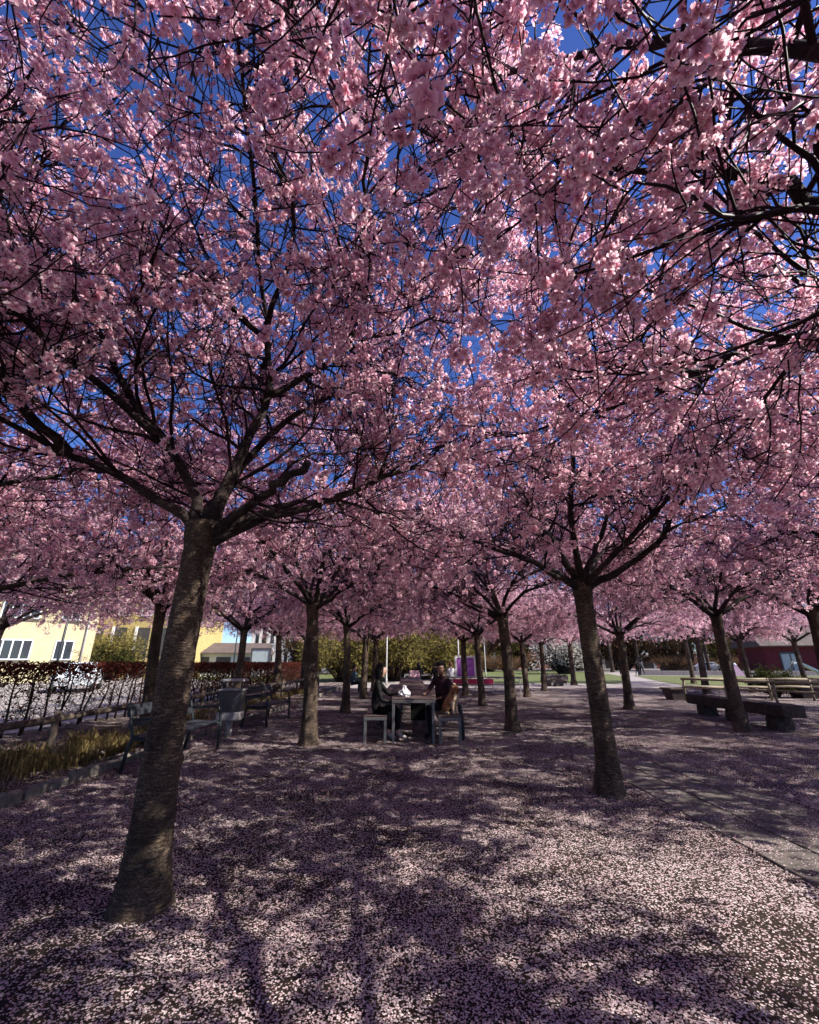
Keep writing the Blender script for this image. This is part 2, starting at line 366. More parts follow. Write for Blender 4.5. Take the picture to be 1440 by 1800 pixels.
def trunk_mesh(rg, h=2.42, r=0.121):
    zs = np.concatenate([np.linspace(-0.12, 0.3, 22), np.linspace(0.32, h, 90)]); sides = 40; cr_ = rg.normal(0, 1, (len(zs), sides))
    kn = [(rg.uniform(.4, 2.1), rg.uniform(0, 6.28), rg.uniform(.05, .12)) for _ in range(5)]
    cr_ = (cr_ + np.roll(cr_, 1, 1) + np.roll(cr_, -1, 1) + np.roll(cr_, 2, 1)) / 2
    V = []; ph = rg.uniform(0, 6.28, 6); lean = rg.normal(0, .012, 2)
    for iz, z in enumerate(zs):
        f = 1 + 0.42 * math.exp(-max(z, 0) / 0.15) + 0.10 * math.exp(-max(z, 0) / 0.7) - 0.16 * (z / h) + 0.28 * math.exp(-((h - z) / 0.16) ** 2)
        for k in range(sides):
            a = 2 * PI * k / sides
            root = 0.22 * math.exp(-max(z, 0) / 0.14) * max(0, math.sin(5 * a + ph[0]) * .7 + math.sin(3 * a + ph[1]) * .5)
            lump = 0.035 * math.sin(2 * a + z * 2.1 + ph[2]) + 0.03 * math.sin(3 * a - z * 3.7 + ph[3]) + .015 * math.sin(7 * a + z * 9 + ph[4]) + .010 * cr_[iz, k] + sum(am * math.exp(-((z - kz) / .05) ** 2 - ((math.atan2(math.sin(a - ka), math.cos(a - ka))) / .3) ** 2) for kz, ka, am in kn)
            rr = r * (f + root + lump)
            V.append((rr * math.cos(a) + lean[0] * z + .018 * math.sin(z * 1.9 + ph[5]), rr * math.sin(a) + lean[1] * z + .014 * math.cos(z * 1.6 + ph[4]), z))
    F = [(i * sides + k, i * sides + (k + 1) % sides, (i + 1) * sides + (k + 1) % sides, (i + 1) * sides + k) for i in range(len(zs) - 1) for k in range(sides)]
    return np_mesh('trunk', V, F, M['bark'], True)

def generic_limbs(rg, n=6, reach=3.25, rise=1.0):
    L = []; a0 = rg.uniform(0, 6.28)
    for k in range(n):
        a = a0 + 2 * PI * k / n + rg.normal(0, .18); el = rg.uniform(.35, .85); Lh = reach * rg.uniform(.85, 1.1)
        p = np.array([0.05 * math.cos(a), .05 * math.sin(a), 2.33]); pts = [p]
        for s_ in range(5):
            d = np.array([math.cos(a) * math.cos(el), math.sin(a) * math.cos(el), math.sin(el) * rise]); p = p + d * Lh / 4.4; pts.append(p)
            el = max(.12, el - rg.uniform(.02, .18)); a += rg.normal(0, .12)
        L.append((pts, rg.uniform(.042, .056)))
    for k in range(2):                                   # steep leaders fill the middle
        a = rg.uniform(0, 6.28); p = np.array([0, 0, 2.35]); pts = [p]; el = 1.2
        for s_ in range(4):
            d = np.array([math.cos(a) * math.cos(el), math.sin(a) * math.cos(el), math.sin(el)]); p = p + d * .66; pts.append(p); el -= rg.uniform(.02, .25); a += rg.normal(0, .3)
        L.append((pts, .042))
    return L
def grow(seed, limbs, flowers=6, petals=5, two=True, clusters=1.0, zmin=2.3, keep=None, size=0.056, dens=1.0, lens=None, tw_=(3, 5)):
    """-> trunk, [limb meshes], branch mesh, crown mesh"""
    rg = np.random.default_rng(seed)
    limb_m = []; B2 = []; R2 = []; B3 = []; R3 = []; B4 = []; R4 = []; C = []
    for pts, r0 in limbs:
        stub = r0 < 0; r0 = abs(r0)
        L = resample(pts, 18); L[1:-1] += rg.normal(0, .012, (16, 3))
        tt = np.linspace(0, 1, 18); rr = r0 * (1 - (0.35 if stub else .82) * tt ** .8) * (1 + .25 * np.exp(-tt * 14)) * rg.uniform(.92, 1.08, 18)
        mb = MB(); mb.tube([tuple(p) for p in L], list(rr), 9); limb_m.append(mb.mesh('limb', M['limb'], fixn=False))
        length = np.linalg.norm(np.diff(L, axis=0), axis=1).sum()
        nb = int(length * 5.2 * dens) + 1
        for j in range(nb):
            u = rg.uniform(.17, 1.0); i = min(16, int(u * 17)); p = L[i] + (L[i + 1] - L[i]) * (u * 17 - i); d = unit(L[i + 1] - L[i])
            d2 = side_dir(rg, d, rg.uniform(.6, 1.25)); d2[2] = d2[2] * .7 + .05; d2 = unit(d2)
            ln = rg.uniform(.6, 1.6) * (1.1 - .3 * u)
            b = wander(rg, p, d2, ln, 7, .17, rg.uniform(-.09, .06)); B2.append(b); R2.append(np.linspace(rr[i] * .36 + .003, .0042, 7))
            for q in range(int(ln * 5.6) + 1):
                u3 = rg.uniform(.15, 1); i3 = min(5, int(u3 * 6)); p3 = b[i3] + (b[i3 + 1] - b[i3]) * (u3 * 6 - i3); d3 = side_dir(rg, unit(b[i3 + 1] - b[i3]), rg.uniform(.5, 1.2), .8)
                l3 = rg.uniform(.3, .95); c = wander(rg, p3, d3, l3, 6, .12, .02, .16); B3.append(c); R3.append(np.linspace(.0062, .0032, 6))
                for e in range(rg.integers(*tw_)):
                    i4 = rg.integers(0, 5); p4 = c[i4] + (c[i4 + 1] - c[i4]) * rg.uniform(); d4 = side_dir(rg, unit(c[i4 + 1] - c[i4]), rg.uniform(.5, 1.3), 1.0)
                    tw = wander(rg, p4, d4, rg.uniform(.14, .55), 4, .16, .01, .26); B4.append(tw); R4.append(np.linspace(.0042, .0023, 4))
                    if rg.uniform() < (.78 if tw_[0] == 3 else .62) * clusters: C.append(tw[-1])
                    if rg.uniform() < (.48 if tw_[0] == 3 else .36) * clusters: C.append(tw[1] + rg.normal(0, .02, 3))
                if rg.uniform() < .9 * clusters: C.append(c[-1])
                if rg.uniform() < .75 * clusters: C.append(c[2] + rg.normal(0, .03, 3))
            if rg.uniform() < clusters: C.append(b[-1])
            if rg.uniform() < .6 * clusters: C.append(b[4] + rg.normal(0, .04, 3))
    C = np.array(C); C[:, 2] -= .02
    # blossom comes in uneven sprays: thin it by a smooth random field so that the sky shows in gaps
    ph = rg.uniform(0, 6.28, 6); fld = np.sin(C[:, 0] * 4.3 + ph[0]) + np.sin(C[:, 1] * 4.7 + ph[1]) + np.sin(C[:, 2] * 5.5 + ph[2]) + np.sin((C[:, 0] + C[:, 1]) * 6.3 + ph[3])
    rad = np.hypot(C[:, 0], C[:, 1]); cave = np.clip((C[:, 2] - (3.35 - .5 * rad)) / .5, .35, 1.0)      # the crown is hollow below: blossom sits on the outer twigs
    ok = (rg.uniform(0, 1, len(C)) < cave) & (rg.uniform(0, 1, len(C)) < np.clip(.86 + .24 * fld, .3, 1.0) * np.clip((np.hypot(np.hypot(C[:, 0], C[:, 1]), (C[:, 2] - 2.4) * .8) - .75) / .9, .05, 1.0)) & (C[:, 2] > zmin)
    if keep is not None: ok &= keep(C)
    C = C[ok]
    S = size * rg.uniform(.6, 1.35, len(C))
    fine = None
    if lens is not None:
        near = np.linalg.norm(C - np.array(lens), axis=1) < 2.35
        if near.any(): fine = fine_blossoms(rg, C[near], S[near]); C = C[~near]; S = S[~near]
    crown = blossoms(rg, C, S, None, 'crown', flowers, petals, two)
    Vs = []; Fs = []; off = 0
    for Bx, Rx, sd_ in ((B2, R2, 5), (B3, R3, 4), (B4, R4, 3)):
        Bx = np.array(Bx); Rx = np.array(Rx); mid_ = Bx.mean(1); low_ = mid_[:, 2] < 3.3 - .4 * np.hypot(mid_[:, 0], mid_[:, 1]); hi = (Bx[..., 2].min(1) > 2.28) & (~low_ | (rg.uniform(0, 1, len(Bx)) < (.75 if sd_ == 5 else .4))); Bx = Bx[hi]; Rx = Rx[hi]
        if keep is not None:
            kk = np.all(keep(Bx.reshape(-1, 3)).reshape(Bx.shape[:2]), 1); Bx = Bx[kk]; Rx = Rx[kk]
        V, F = tubes(Bx, Rx, sd_); Vs.append(V); Fs.append(F + off); off += len(V)
    br = np_mesh('branches', np.concatenate(Vs), np.concatenate(Fs), M['twig'], True)
    # the crown holds its own twigs
    bm = bmesh.new(); bm.from_mesh(crown); nf = len(bm.faces); bm.from_mesh(br); bm.faces.ensure_lookup_table()
    for f in bm.faces[nf:]: f.material_index = 1
    if fine: bm.from_mesh(fine)
    bm.to_mesh(crown); bm.free(); crown.materials.append(M['twig'])
    print('tree', seed, len(C), 'fine', len(fine.polygons) if fine else 0, 'tris', sum(len(p_.vertices) - 2 for p_ in crown.polygons))
    return trunk_mesh(rg), limb_m, br, crown
def rel(pts, base): return [tuple(np.array(p) - np.array(base)) for p in pts]
A0 = (-1.63, 3.22, 0); B0 = (2.25, 5.65, 0); C0 = (2.25, 0.45, 0)
limbsA = [
 ([(-1.62, 3.2, 2.32), (-1.75, 3.2, 2.47), (-2.32, 3.1, 2.81), (-2.59, 2.95, 2.9), (-2.83, 2.7, 3.0), (-3.4, 2.4, 3.25), (-4.1, 2.2, 3.5)], .052),
 ([(-1.63, 3.2, 2.32), (-1.8, 3.2, 2.85), (-2.2, 3.0, 3.36), (-2.32, 2.85, 3.63), (-2.6, 2.6, 4.1), (-3.0, 2.3, 4.7)], .05),
 ([(-1.58, 3.2, 2.3), (-1.45, 3.3, 3.06), (-1.3, 3.4, 3.68), (-1.33, 3.3, 4.24), (-1.36, 3.1, 4.65), (-1.2, 2.2, 4.95), (-1.0, 1.3, 4.95)], .052),
 ([(-1.32, 3.39, 3.7), (-0.88, 3.5, 4.07), (-0.45, 3.5, 4.41), (0.23, 3.5, 4.69), (1.04, 3.4, 5.04)], .034),
 ([(-1.57, 3.2, 2.3), (-1.43, 3.4, 3.0), (-1.01, 3.8, 3.89), (-0.14, 4.3, 4.66), (.5, 4.8, 5.0)], .045),
 ([(-1.55, 3.2, 2.3), (-1.14, 3.0, 2.53), (-0.68, 2.62, 2.66)], -.040),
 ([(-1.55, 3.2, 2.26), (-1.1, 3.3, 2.52), (-0.59, 3.5, 2.77), (-0.21, 3.6, 3.01), (0.45, 3.9, 3.33), (1.11, 4.2, 3.58)], .048),
 ([(-2.59, 2.95, 2.9), (-2.75, 2.3, 3.25), (-2.7, 1.6, 3.55), (-2.5, .9, 3.7)], .034),
 ([(-1.33, 3.3, 4.24), (-1.8, 3.0, 4.55), (-2.4, 2.85, 4.7), (-3.0, 3.0, 4.75)], .03),
 ([(-1.34, 3.35, 4.0), (-1.6, 3.9, 4.4), (-1.8, 4.6, 4.6), (-2.0, 5.2, 4.7)], .03),
 ([(-1.35, 3.25, 4.3), (-1.0, 2.7, 4.6), (-.9, 2.1, 4.7), (-1.6, 1.5, 4.75)], .028),
 ([(-.6, 3.5, 4.33), (-.4, 2.7, 4.5), (-.3, 2.0, 4.5), (-.2, 1.3, 4.4)], .03),
 ([(-2.0, 3.1, 3.1), (-2.5, 2.4, 3.5), (-2.9, 1.9, 3.9), (-3.2, 1.4, 4.2)], .034),
 ([(-1.61, 3.2, 2.33), (-2.0, 4.2, 3.1), (-2.3, 5.3, 3.6), (-2.5, 6.1, 3.9)], .045),
 ([(-1.61, 3.2, 2.33), (-1.2, 4.3, 3.0), (-.9, 5.4, 3.4), (-.7, 6.2, 3.7)], .042)]
limbsB = [
 ([(2.27, 5.65, 2.3), (2.87, 5.5, 2.61), (3.22, 5.3, 2.9), (3.37, 5.2, 3.21), (3.65, 4.9, 3.55), (4.1, 4.6, 3.9)], .05),
 ([(2.24, 5.65, 2.3), (1.52, 5.4, 2.62), (0.78, 5.2, 2.83), (0.14, 5.0, 3.02)], .042),
 ([(2.24, 5.65, 2.34), (1.88, 5.7, 3.13), (1.56, 5.8, 3.67), (1.36, 5.8, 4.41), (1.21, 5.7, 5.03)], .05),
 ([(2.26, 5.65, 2.36), (2.71, 5.8, 3.16), (3.04, 6, 3.94), (3.34, 6.2, 4.71)], .046),
 ([(2.26, 5.63, 2.36), (2.06, 5.2, 3.21), (1.97, 4.6, 3.86), (1.89, 4.0, 4.45), (1.7, 3.3, 4.9)], .046),
 ([(2.25, 5.65, 2.34), (2.9, 6.4, 2.95), (3.6, 7.2, 3.3), (4.3, 7.8, 3.6)], .044),
 ([(2.25, 5.65, 2.34), (1.7, 6.5, 2.95), (1.1, 7.3, 3.4), (.6, 7.9, 3.7)], .044),
 ([(2.28, 5.62, 2.34), (2.75, 4.8, 2.95), (3.1, 4.0, 3.4), (3.3, 3.2, 3.7)], .042)]
limbsC = [
 ([(2.25, .48, 2.3), (2.35, 1.2, 2.85), (2.25, 1.9, 3.12), (2.05, 2.3, 3.25), (1.85, 2.8, 3.34), (1.55, 3.3, 3.45), (0.95, 3.8, 3.5)], .05),
 ([(2.22, .47, 2.3), (1.95, .9, 2.75), (1.69, 1.2, 3.05), (1.6, 1.32, 3.35), (1.47, 1.42, 3.62), (1.1, 1.65, 4.0), (.5, 1.9, 4.3)], .052),
 ([(2.22, .45, 2.3), (1.7, .75, 3.0), (1.32, 1.1, 3.95), (.84, 1.4, 4.5), (.2, 1.7, 4.8)], .046),
 ([(2.2, .4, 2.3), (1.5, .1, 2.85), (.7, -.1, 3.15), (-.1, -.1, 3.3)], .044),
 ([(2.3, .45, 2.3), (3.0, .8, 2.9), (3.8, 1.3, 3.3), (4.6, 1.7, 3.5)], .046),
 ([(2.27, .4, 2.3), (2.8, -.5, 2.9), (3.3, -1.4, 3.3), (3.6, -2.0, 3.5)], .046),
 ([(2.27, .5, 2.3), (2.9, 1.4, 3.1), (3.3, 2.3, 3.7), (3.6, 3.0, 4.0)], .044),
 ([(2.25, .45, 2.33), (2.2, .6, 3.2), (2.05, .9, 4.1), (1.8, 1.3, 4.8)], .042)]
def clear_lens(base, rz=0.0, dist=1.3):
    b = np.array(base)
    def f(C): return np.linalg.norm(C + b - np.array([0, 0, 1.4]), axis=1) > dist
    return f
LIMBS = lambda L, b: [(rel(p, b), r) for p, r in L]
rgD = np.random.default_rng(40)
KINDS = {
 'A': grow(11, LIMBS(limbsA, A0), keep=clear_lens(A0), lens=(1.63, -3.22, 1.4), tw_=(4, 7), size=.060, clusters=.92),
 'B': grow(12, LIMBS(limbsB, B0), tw_=(4, 7), size=.060, clusters=1.1),
 'C': grow(13, LIMBS(limbsC, C0), keep=clear_lens(C0), lens=(-2.25, -.45, 1.4), tw_=(4, 6), dens=.86, size=.058, clusters=1.3),
 'D': grow(14, generic_limbs(rgD), 4, 5, False, clusters=1.15, size=.068),
 'E': grow(15, generic_limbs(rgD, 7), 4, 5, False, clusters=1.15, size=.068)}
lean = random.Random(21)
def cherry(kind, x, y, rz, label, sc_=1.0, z=0.0):
    o = thing('cherry_tree', label, 'cherry tree', (x, y, z), rz, 'blossoming cherry trees planted in rows', sc_)
    tr, lm, br, cr = KINDS[kind]
    if rz: o.rotation_euler = (lean.uniform(-.035, .035), lean.uniform(-.035, .035), rz); g = lean.uniform(.9, 1.12); o.scale = (sc_ * g, sc_ * g, sc_ * lean.uniform(.95, 1.08))
    link('trunk', tr, o)
    for l in lm: link('limb', l, o)
    link('crown', cr, o)
    return o
CH = [  # kind, x, y, turn, label, scale
 ('A', -1.63, 3.22, 0, 'nearest cherry tree, its thick banded trunk filling the lower left', 1),
 ('B', 2.25, 5.65, 0, 'cherry tree beside the paving slabs with sunlit right edge', 1),
 ('C', 2.25, .45, 0, 'cherry tree whose thick limbs reach in at the upper right corner', 1),
 ('B', -1.8, 8.65, 2.2, 'cherry tree with leaning dappled trunk in front of the seated woman', 1.02),
 ('A', 2.28, 10.5, 1.9, 'dark cherry tree standing right of the long table and dog', 1),
 ('D', -1.88, 13.9, 0.3, 'cherry tree directly behind the leaning trunk beside the long table', 1.05),
 ('E', -1.85, 19.1, 1.1, 'third cherry tree down the row left of the long table', 1.03),
 ('D', -1.83, 23.9, 2.7, 'last cherry tree of the row left of the long table', 1.03),
 ('E', 2.46, 16.0, 4.0, 'cherry tree in front of the white metal tables and pink panels', 1),
 ('D', 2.49, 20.7, 5.0, 'cherry tree that hides half of the purple poster', 1),
 ('C', -4.9, 8.9, 2.5, 'cherry tree in the planted bed behind the nearest trunk and bench', 1),
 ('E', -5.3, 14.3, .4, 'cherry tree by the hedge behind the grey litter bin', 1),
 ('D', -5.5, 19.3, 1.5, 'cherry tree by the hedge in front of the pale office block', 1.08),
 ('E', -5.45, 23.6, 3.0, 'cherry tree at the far end of the beech hedge', 1.02),
 ('D', 7.15, 10.3, 4.4, 'cherry tree standing in front of the long stone bench', 1),
 ('E', 6.93, 14.85, 5.5, 'slim cherry tree in front of the sandy path and walkers', 1.0),
 ('D', 6.89, 23.9, .9, 'stout cherry tree left of the boulder at the lawn edge', 1.0),
 ('E', 10.8, 30.5, 2.0, 'stout old cherry tree on the lawn right of the boulder', 1.15),
 ('C', 10.4, 11.6, 3.9, 'cherry tree at the right edge above the wooden rail fence', 1.05),
 ('E', 13.9, 21.8, .2, 'thick cherry tree behind the corner of the wooden rail fence', 1.15),
 ('D', 16.6, 22.6, 1.2, 'thin pale barked cherry tree in front of the red house', 1.0),
 ('D', 19.6, 32.0, 5.1, 'cherry tree standing behind the thick one at the fence corner', 1.2),
 ('E', 21.0, 24.6, 2.2, 'cherry tree in front of the red house by the slide', 1.1),
 ('B', -1.75, -2.0, 3.6, 'cherry tree behind the viewer whose twigs fill the top edge', 1),
 ('C', -5.4, 3.6, 3.3, 'cherry tree whose limbs enter at the upper left edge', 1),
 ('D', -6.9, 6.3, 1.0, 'cherry tree beyond the left edge whose twigs hang before the cream house', .9),
 ('E', 5.0, 20.0, 3.3, 'slim dark trunk cherry tree right of the white framed table', .98),
 ('E', 11.3, 6.2, .7, 'cherry tree added beyond the right edge to shade the stone bench', 1.05),  # trunk out of view; added to shade the ground at the right
 ('D', 15.0, 12.6, 2.9, 'cherry tree added beyond the right edge to shade the rail fence end', 1.05),  # stands outside the frame, added for more canopy shade near the fence
 ('B', 7.4, -1.5, 2.6, 'unseen cherry tree added far out on the right to dapple the near gravel', 1),  # unseen tree put in to break the near sunlight into dapples
 ('B', 7.0, 5.2, 1.2, 'cherry tree out on the right spreading blossom over the paving', 1),
 ('E', -9.6, 10.4, 2.5, 'cherry tree beyond the hedge whose twigs veil the cream house', .86),
]
for k, x, y, rz, lab, s_ in CH: cherry(k, x, y, rz, lab, s_)

# ------------------------------------------------------------------ fallen petals
def petal_carpet():
    rg = np.random.default_rng(5)
    n = 350000
    # denser close to the viewer, thinning with distance
    yy = 0.9 + (rg.uniform(0, 1, n) ** 1.5) * 8.6
    xx = rg.uniform(-1, 1, n) * (yy * .98 + .6)
    fld = 1.3 * np.sin(xx * 1.7 + 1) + 1.2 * np.sin(yy * 2.1 + 2 + xx) + np.sin((xx + yy) * 4.1) + np.sin((xx * 1.3 - yy) * 6.3 + .5) + .8 * np.sin(xx * 11 + yy * 7) + .8 * np.sin(yy * 13 - xx * 5)
    path = (xx > 2.74 + .07 * np.sin(yy * 5) + .04 * np.sin(yy * 13)) & (xx < 4.05) & (yy > .3) & (yy < 10)
    ok = (rg.uniform(0, 1, n) < np.clip(.64 + .20 * fld, .32, 1)) & (xx > -4.1) & (~path | (rg.uniform(0, 1, n) < np.clip(.22 + .12 * fld, .03, .8)))
    xx = xx[ok]; yy = yy[ok]; n = len(xx)
    s = rg.uniform(.0042, .0078, n) * (1 + yy * .035); a = rg.uniform(0, 6.28, n)
    K = np.array([[-1, 0, 0.0], [0.1, .62, .28], [1, 0, .12], [.1, -.62, .22]])
    V = np.zeros((n, 4, 3)); ca, sa = np.cos(a), np.sin(a); tl = rg.normal(0, .28, (n, 2)); cz = rg.uniform(.3, 1.4, n)
    for i, (px, py, pz) in enumerate(K):
        V[:, i, 0] = xx + s * (px * ca - py * sa); V[:, i, 1] = yy + s * (px * sa + py * ca); V[:, i, 2] = .014 + s * np.abs(pz * cz + tl[:, 0] * px + tl[:, 1] * py) + np.where((xx > 2.67) & (xx < 4.05), .014, 0)
    A = np.ones((n, 4, 4)); A[..., 0] = rg.uniform(0, 1, n)[:, None]; A[..., 1] = rg.uniform(0, 1, n)[:, None]
    i = np.arange(0, n * 4, 4); F = np.concatenate([np.stack([i, i + 1, i + 2], 1), np.stack([i, i + 2, i + 3], 1)])
    print('petals', n)
    o = link('fallen_petals', np_mesh('fallen_petals', V.reshape(-1, 3), F, M['fallen'], False, A.reshape(-1, 4)))
    tag(o, 'pale pink cherry petals strewn over the gravel', 'petals', kind='stuff')
petal_carpet()
# ------------------------------------------------------------------ more materials
M['slab'] = ground_mat('concrete_slab', (0.15, 0.13, 0.115), (0.09, 0.078, 0.072), 0.04, 24.0)
M['soil'] = ground_mat('bed_soil', (0.075, 0.058, 0.038), (0.028, 0.020, 0.015), 0.30, 60.0)
M['granite'] = simple('edging_granite', (0.20, 0.175, 0.145), (0.09, 0.078, 0.068), 0.9, (1, 1, 1), 0.6, nscale=18.0, detail=8)
M['oldwood'] = simple('weathered_wood', (0.125, 0.095, 0.072), (0.055, 0.040, 0.032), 0.85, (14, 14, 2.5), 0.5)
M['palewood'] = simple('pale_rail_wood', (0.30, 0.25, 0.17), (0.14, 0.11, 0.075), 0.85, (3, 14, 14), 0.4)
M['tablewood'] = simple('dark_table_wood', (0.105, 0.070, 0.062), (0.045, 0.028, 0.027), 0.6, (3, 22, 22), 0.35)
M['steel'] = simple('galvanised_steel', (0.20, 0.19, 0.187), (0.12, 0.115, 0.113), 0.5, (8, 8, 8), 0.1, metal=0.55)
M['whitesteel'] = simple('white_painted_steel', (0.62, 0.60, 0.57), (0.46, 0.44, 0.42), 0.5, (6, 6, 6), 0.1)
M['iron'] = simple('dark_green_iron', (0.022, 0.032, 0.034), (0.010, 0.014, 0.016), 0.42, (20, 20, 20), 0.2)
M['benchwood'] = simple('green_bench_board', (0.026, 0.030, 0.040), (0.012, 0.014, 0.019), 0.6, (14, 2.5, 14), 0.3)
M['bingrey'] = simple('bin_sheet', (0.085, 0.078, 0.085), (0.05, 0.047, 0.052), 0.5, (5, 5, 5), 0.1, metal=0.3)
M['binlight'] = simple('bin_light', (0.36, 0.34, 0.34), (0.24, 0.23, 0.23), 0.45, (5, 5, 5), 0.1, metal=0.3)
M['black'] = simple('black_cloth', (0.012, 0.011, 0.013), (0.006, 0.006, 0.007), 0.9, (30, 30, 30), 0.3, spec=.1)
M['leather'] = simple('black_leather', (0.007, 0.006, 0.0065), (0.004, 0.0035, 0.004), 0.7, (14, 14, 14), 0.4, spec=.15)
M['maroon'] = simple('maroon_jacket', (0.045, 0.018, 0.024), (0.022, 0.010, 0.014), 0.85, (14, 14, 14), 0.4, spec=.12)
M['denim'] = simple('dark_denim', (0.020, 0.022, 0.032), (0.011, 0.012, 0.018), 0.9, (40, 40, 40), 0.2, spec=.1)
M['teeblue'] = simple('teal_shirt', (0.06, 0.12, 0.14), (0.03, 0.06, 0.08), 0.85, (20, 20, 20), 0.2)
M['skin'] = simple('skin', (0.52, 0.32, 0.24), (0.44, 0.25, 0.18), 0.5, (10, 10, 10), 0.05)
M['skin2'] = simple('skin_tan', (0.30, 0.165, 0.11), (0.22, 0.115, 0.075), 0.5, (10, 10, 10), 0.05)
M['hair'] = simple('dark_hair', (0.010, 0.007, 0.007), (0.004, 0.003, 0.003), 0.6, (70, 70, 9), 0.6, spec=.15)
M['shoe'] = simple('grey_white_shoe', (0.40, 0.36, 0.35), (0.27, 0.24, 0.24), 0.7, (12, 12, 12), 0.2)
M['white'] = simple('white_paper', (0.70, 0.68, 0.68), (0.62, 0.60, 0.61), 0.8, (9, 9, 9), 0.0, spec=.1)
M['fur'] = simple('golden_fur', (0.36, 0.165, 0.065), (0.20, 0.085, 0.036), 0.8, (40, 40, 40), 0.9)
M['furdark'] = simple('chestnut_fur', (0.17, 0.062, 0.028), (0.09, 0.032, 0.016), 0.75, (40, 40, 22), 0.9)
M['furpale'] = simple('cream_fur', (0.62, 0.47, 0.33), (0.44, 0.31, 0.20), 0.85, (40, 40, 30), 0.9)
M['nose'] = simple('black_nose', (0.01, 0.009, 0.009), (0.006, 0.005, 0.005), 0.3)
M['cream'] = simple('cream_render', (0.60, 0.51, 0.31), (0.50, 0.42, 0.25), 0.9, (1, 1, 1), 0.1, nscale=2.0, detail=8)
M['yellow'] = simple('yellow_render', (0.52, 0.41, 0.17), (0.42, 0.33, 0.13), 0.9, (1, 1, 1), 0.1, nscale=2.0, detail=8)
M['frame'] = simple('white_window_frame', (0.80, 0.80, 0.78), (0.70, 0.70, 0.68), 0.5)
M['whitewall'] = simple('white_wall', (0.74, 0.72, 0.68), (0.66, 0.64, 0.60), 0.9, (1, 1, 1), 0.1, nscale=2.0)
M['darkgrey'] = simple('dark_recess', (0.075, 0.070, 0.068), (0.05, 0.047, 0.046), 0.7)
M['roofgrey'] = simple('grey_roof', (0.13, 0.095, 0.085), (0.08, 0.06, 0.055), 0.85, (2, 2, 2), 0.3)
M['redwall'] = simple('red_board_wall', (0.13, 0.014, 0.020), (0.085, 0.009, 0.013), 0.8, (9, 9, .8), 0.4)
M['brick'] = simple('brick_red', (0.42, 0.17, 0.13), (0.32, 0.12, 0.09), 0.9, (2, 2, 2), 0.2)
M['magenta'] = simple('magenta_panel', (0.62, 0.035, 0.125), (0.54, 0.028, 0.10), 0.5)
M['purple'] = simple('purple_poster', (0.40, 0.10, 0.52), (0.36, 0.085, 0.47), 0.5)
M['lilac'] = simple('lilac_print', (0.62, 0.42, 0.72), (0.58, 0.38, 0.68), 0.5)
M['pinkboard'] = simple('pink_board', (0.80, 0.50, 0.55), (0.72, 0.42, 0.48), 0.6)
M['concrete'] = simple('wall_concrete', (0.22, 0.19, 0.19), (0.15, 0.13, 0.13), 0.9, (1, 1, 1), 0.3, nscale=6.0)
M['stone'] = simple('rough_stone', (0.15, 0.125, 0.11), (0.07, 0.058, 0.052), 0.9, (1, 1, 1), 0.8, nscale=9.0, detail=9)
M['board'] = simple('info_panel', (0.42, 0.48, 0.45), (0.30, 0.35, 0.33), 0.35, (2, 2, 2))
M['rust'] = simple('dark_planter', (0.055, 0.035, 0.034), (0.030, 0.020, 0.020), 0.7, (8, 8, 8), 0.3)
M['carpaint'] = simple('white_car_paint', (0.72, 0.74, 0.77), (0.68, 0.70, 0.73), 0.25, coat=0.6)
M['rubber'] = simple('tyre_rubber', (0.02, 0.02, 0.02), (0.012, 0.012, 0.012), 0.8)
m, t, p = new_mat('window_glass'); p.inputs['Base Color'].default_value = (0.035, 0.042, 0.05, 1); p.inputs['Roughness'].default_value = 0.06; M['glass'] = m
def leafmat(name, ca, cb, tw=0.35):
    m, t, p = new_mat(name); t.nodes.remove(p); out = t.nodes['Material Output']
    g = t.nodes.new('ShaderNodeNewGeometry'); r = ramp(t, g.outputs['Random Per Island'], [(0, cb), (1, ca)])
    d = t.nodes.new('ShaderNodeBsdfDiffuse'); tr = t.nodes.new('ShaderNodeBsdfTranslucent'); mx = t.nodes.new('ShaderNodeMixShader'); mx.inputs[0].default_value = tw
    t.links.new(r.outputs[0], d.inputs[0]); t.links.new(r.outputs[0], tr.inputs[0]); t.links.new(d.outputs[0], mx.inputs[1]); t.links.new(tr.outputs[0], mx.inputs[2]); t.links.new(mx.outputs[0], out.inputs[0])
    return m
M['beech'] = leafmat('dry_beech_leaf', (0.17, 0.050, 0.032), (0.050, 0.015, 0.014))
M['olive'] = leafmat('olive_leaf', (0.30, 0.25, 0.075), (0.13, 0.105, 0.035))
M['brownleaf'] = leafmat('russet_leaf', (0.25, 0.15, 0.08), (0.11, 0.065, 0.04))
M['greenleaf'] = leafmat('dark_green_leaf', (0.075, 0.085, 0.025), (0.025, 0.030, 0.012))
M['whiteleaf'] = leafmat('white_flower', (0.80, 0.76, 0.70), (0.60, 0.53, 0.48))
M['drygrass'] = leafmat('dry_grass', (0.32, 0.24, 0.10), (0.05, 0.042, 0.020))

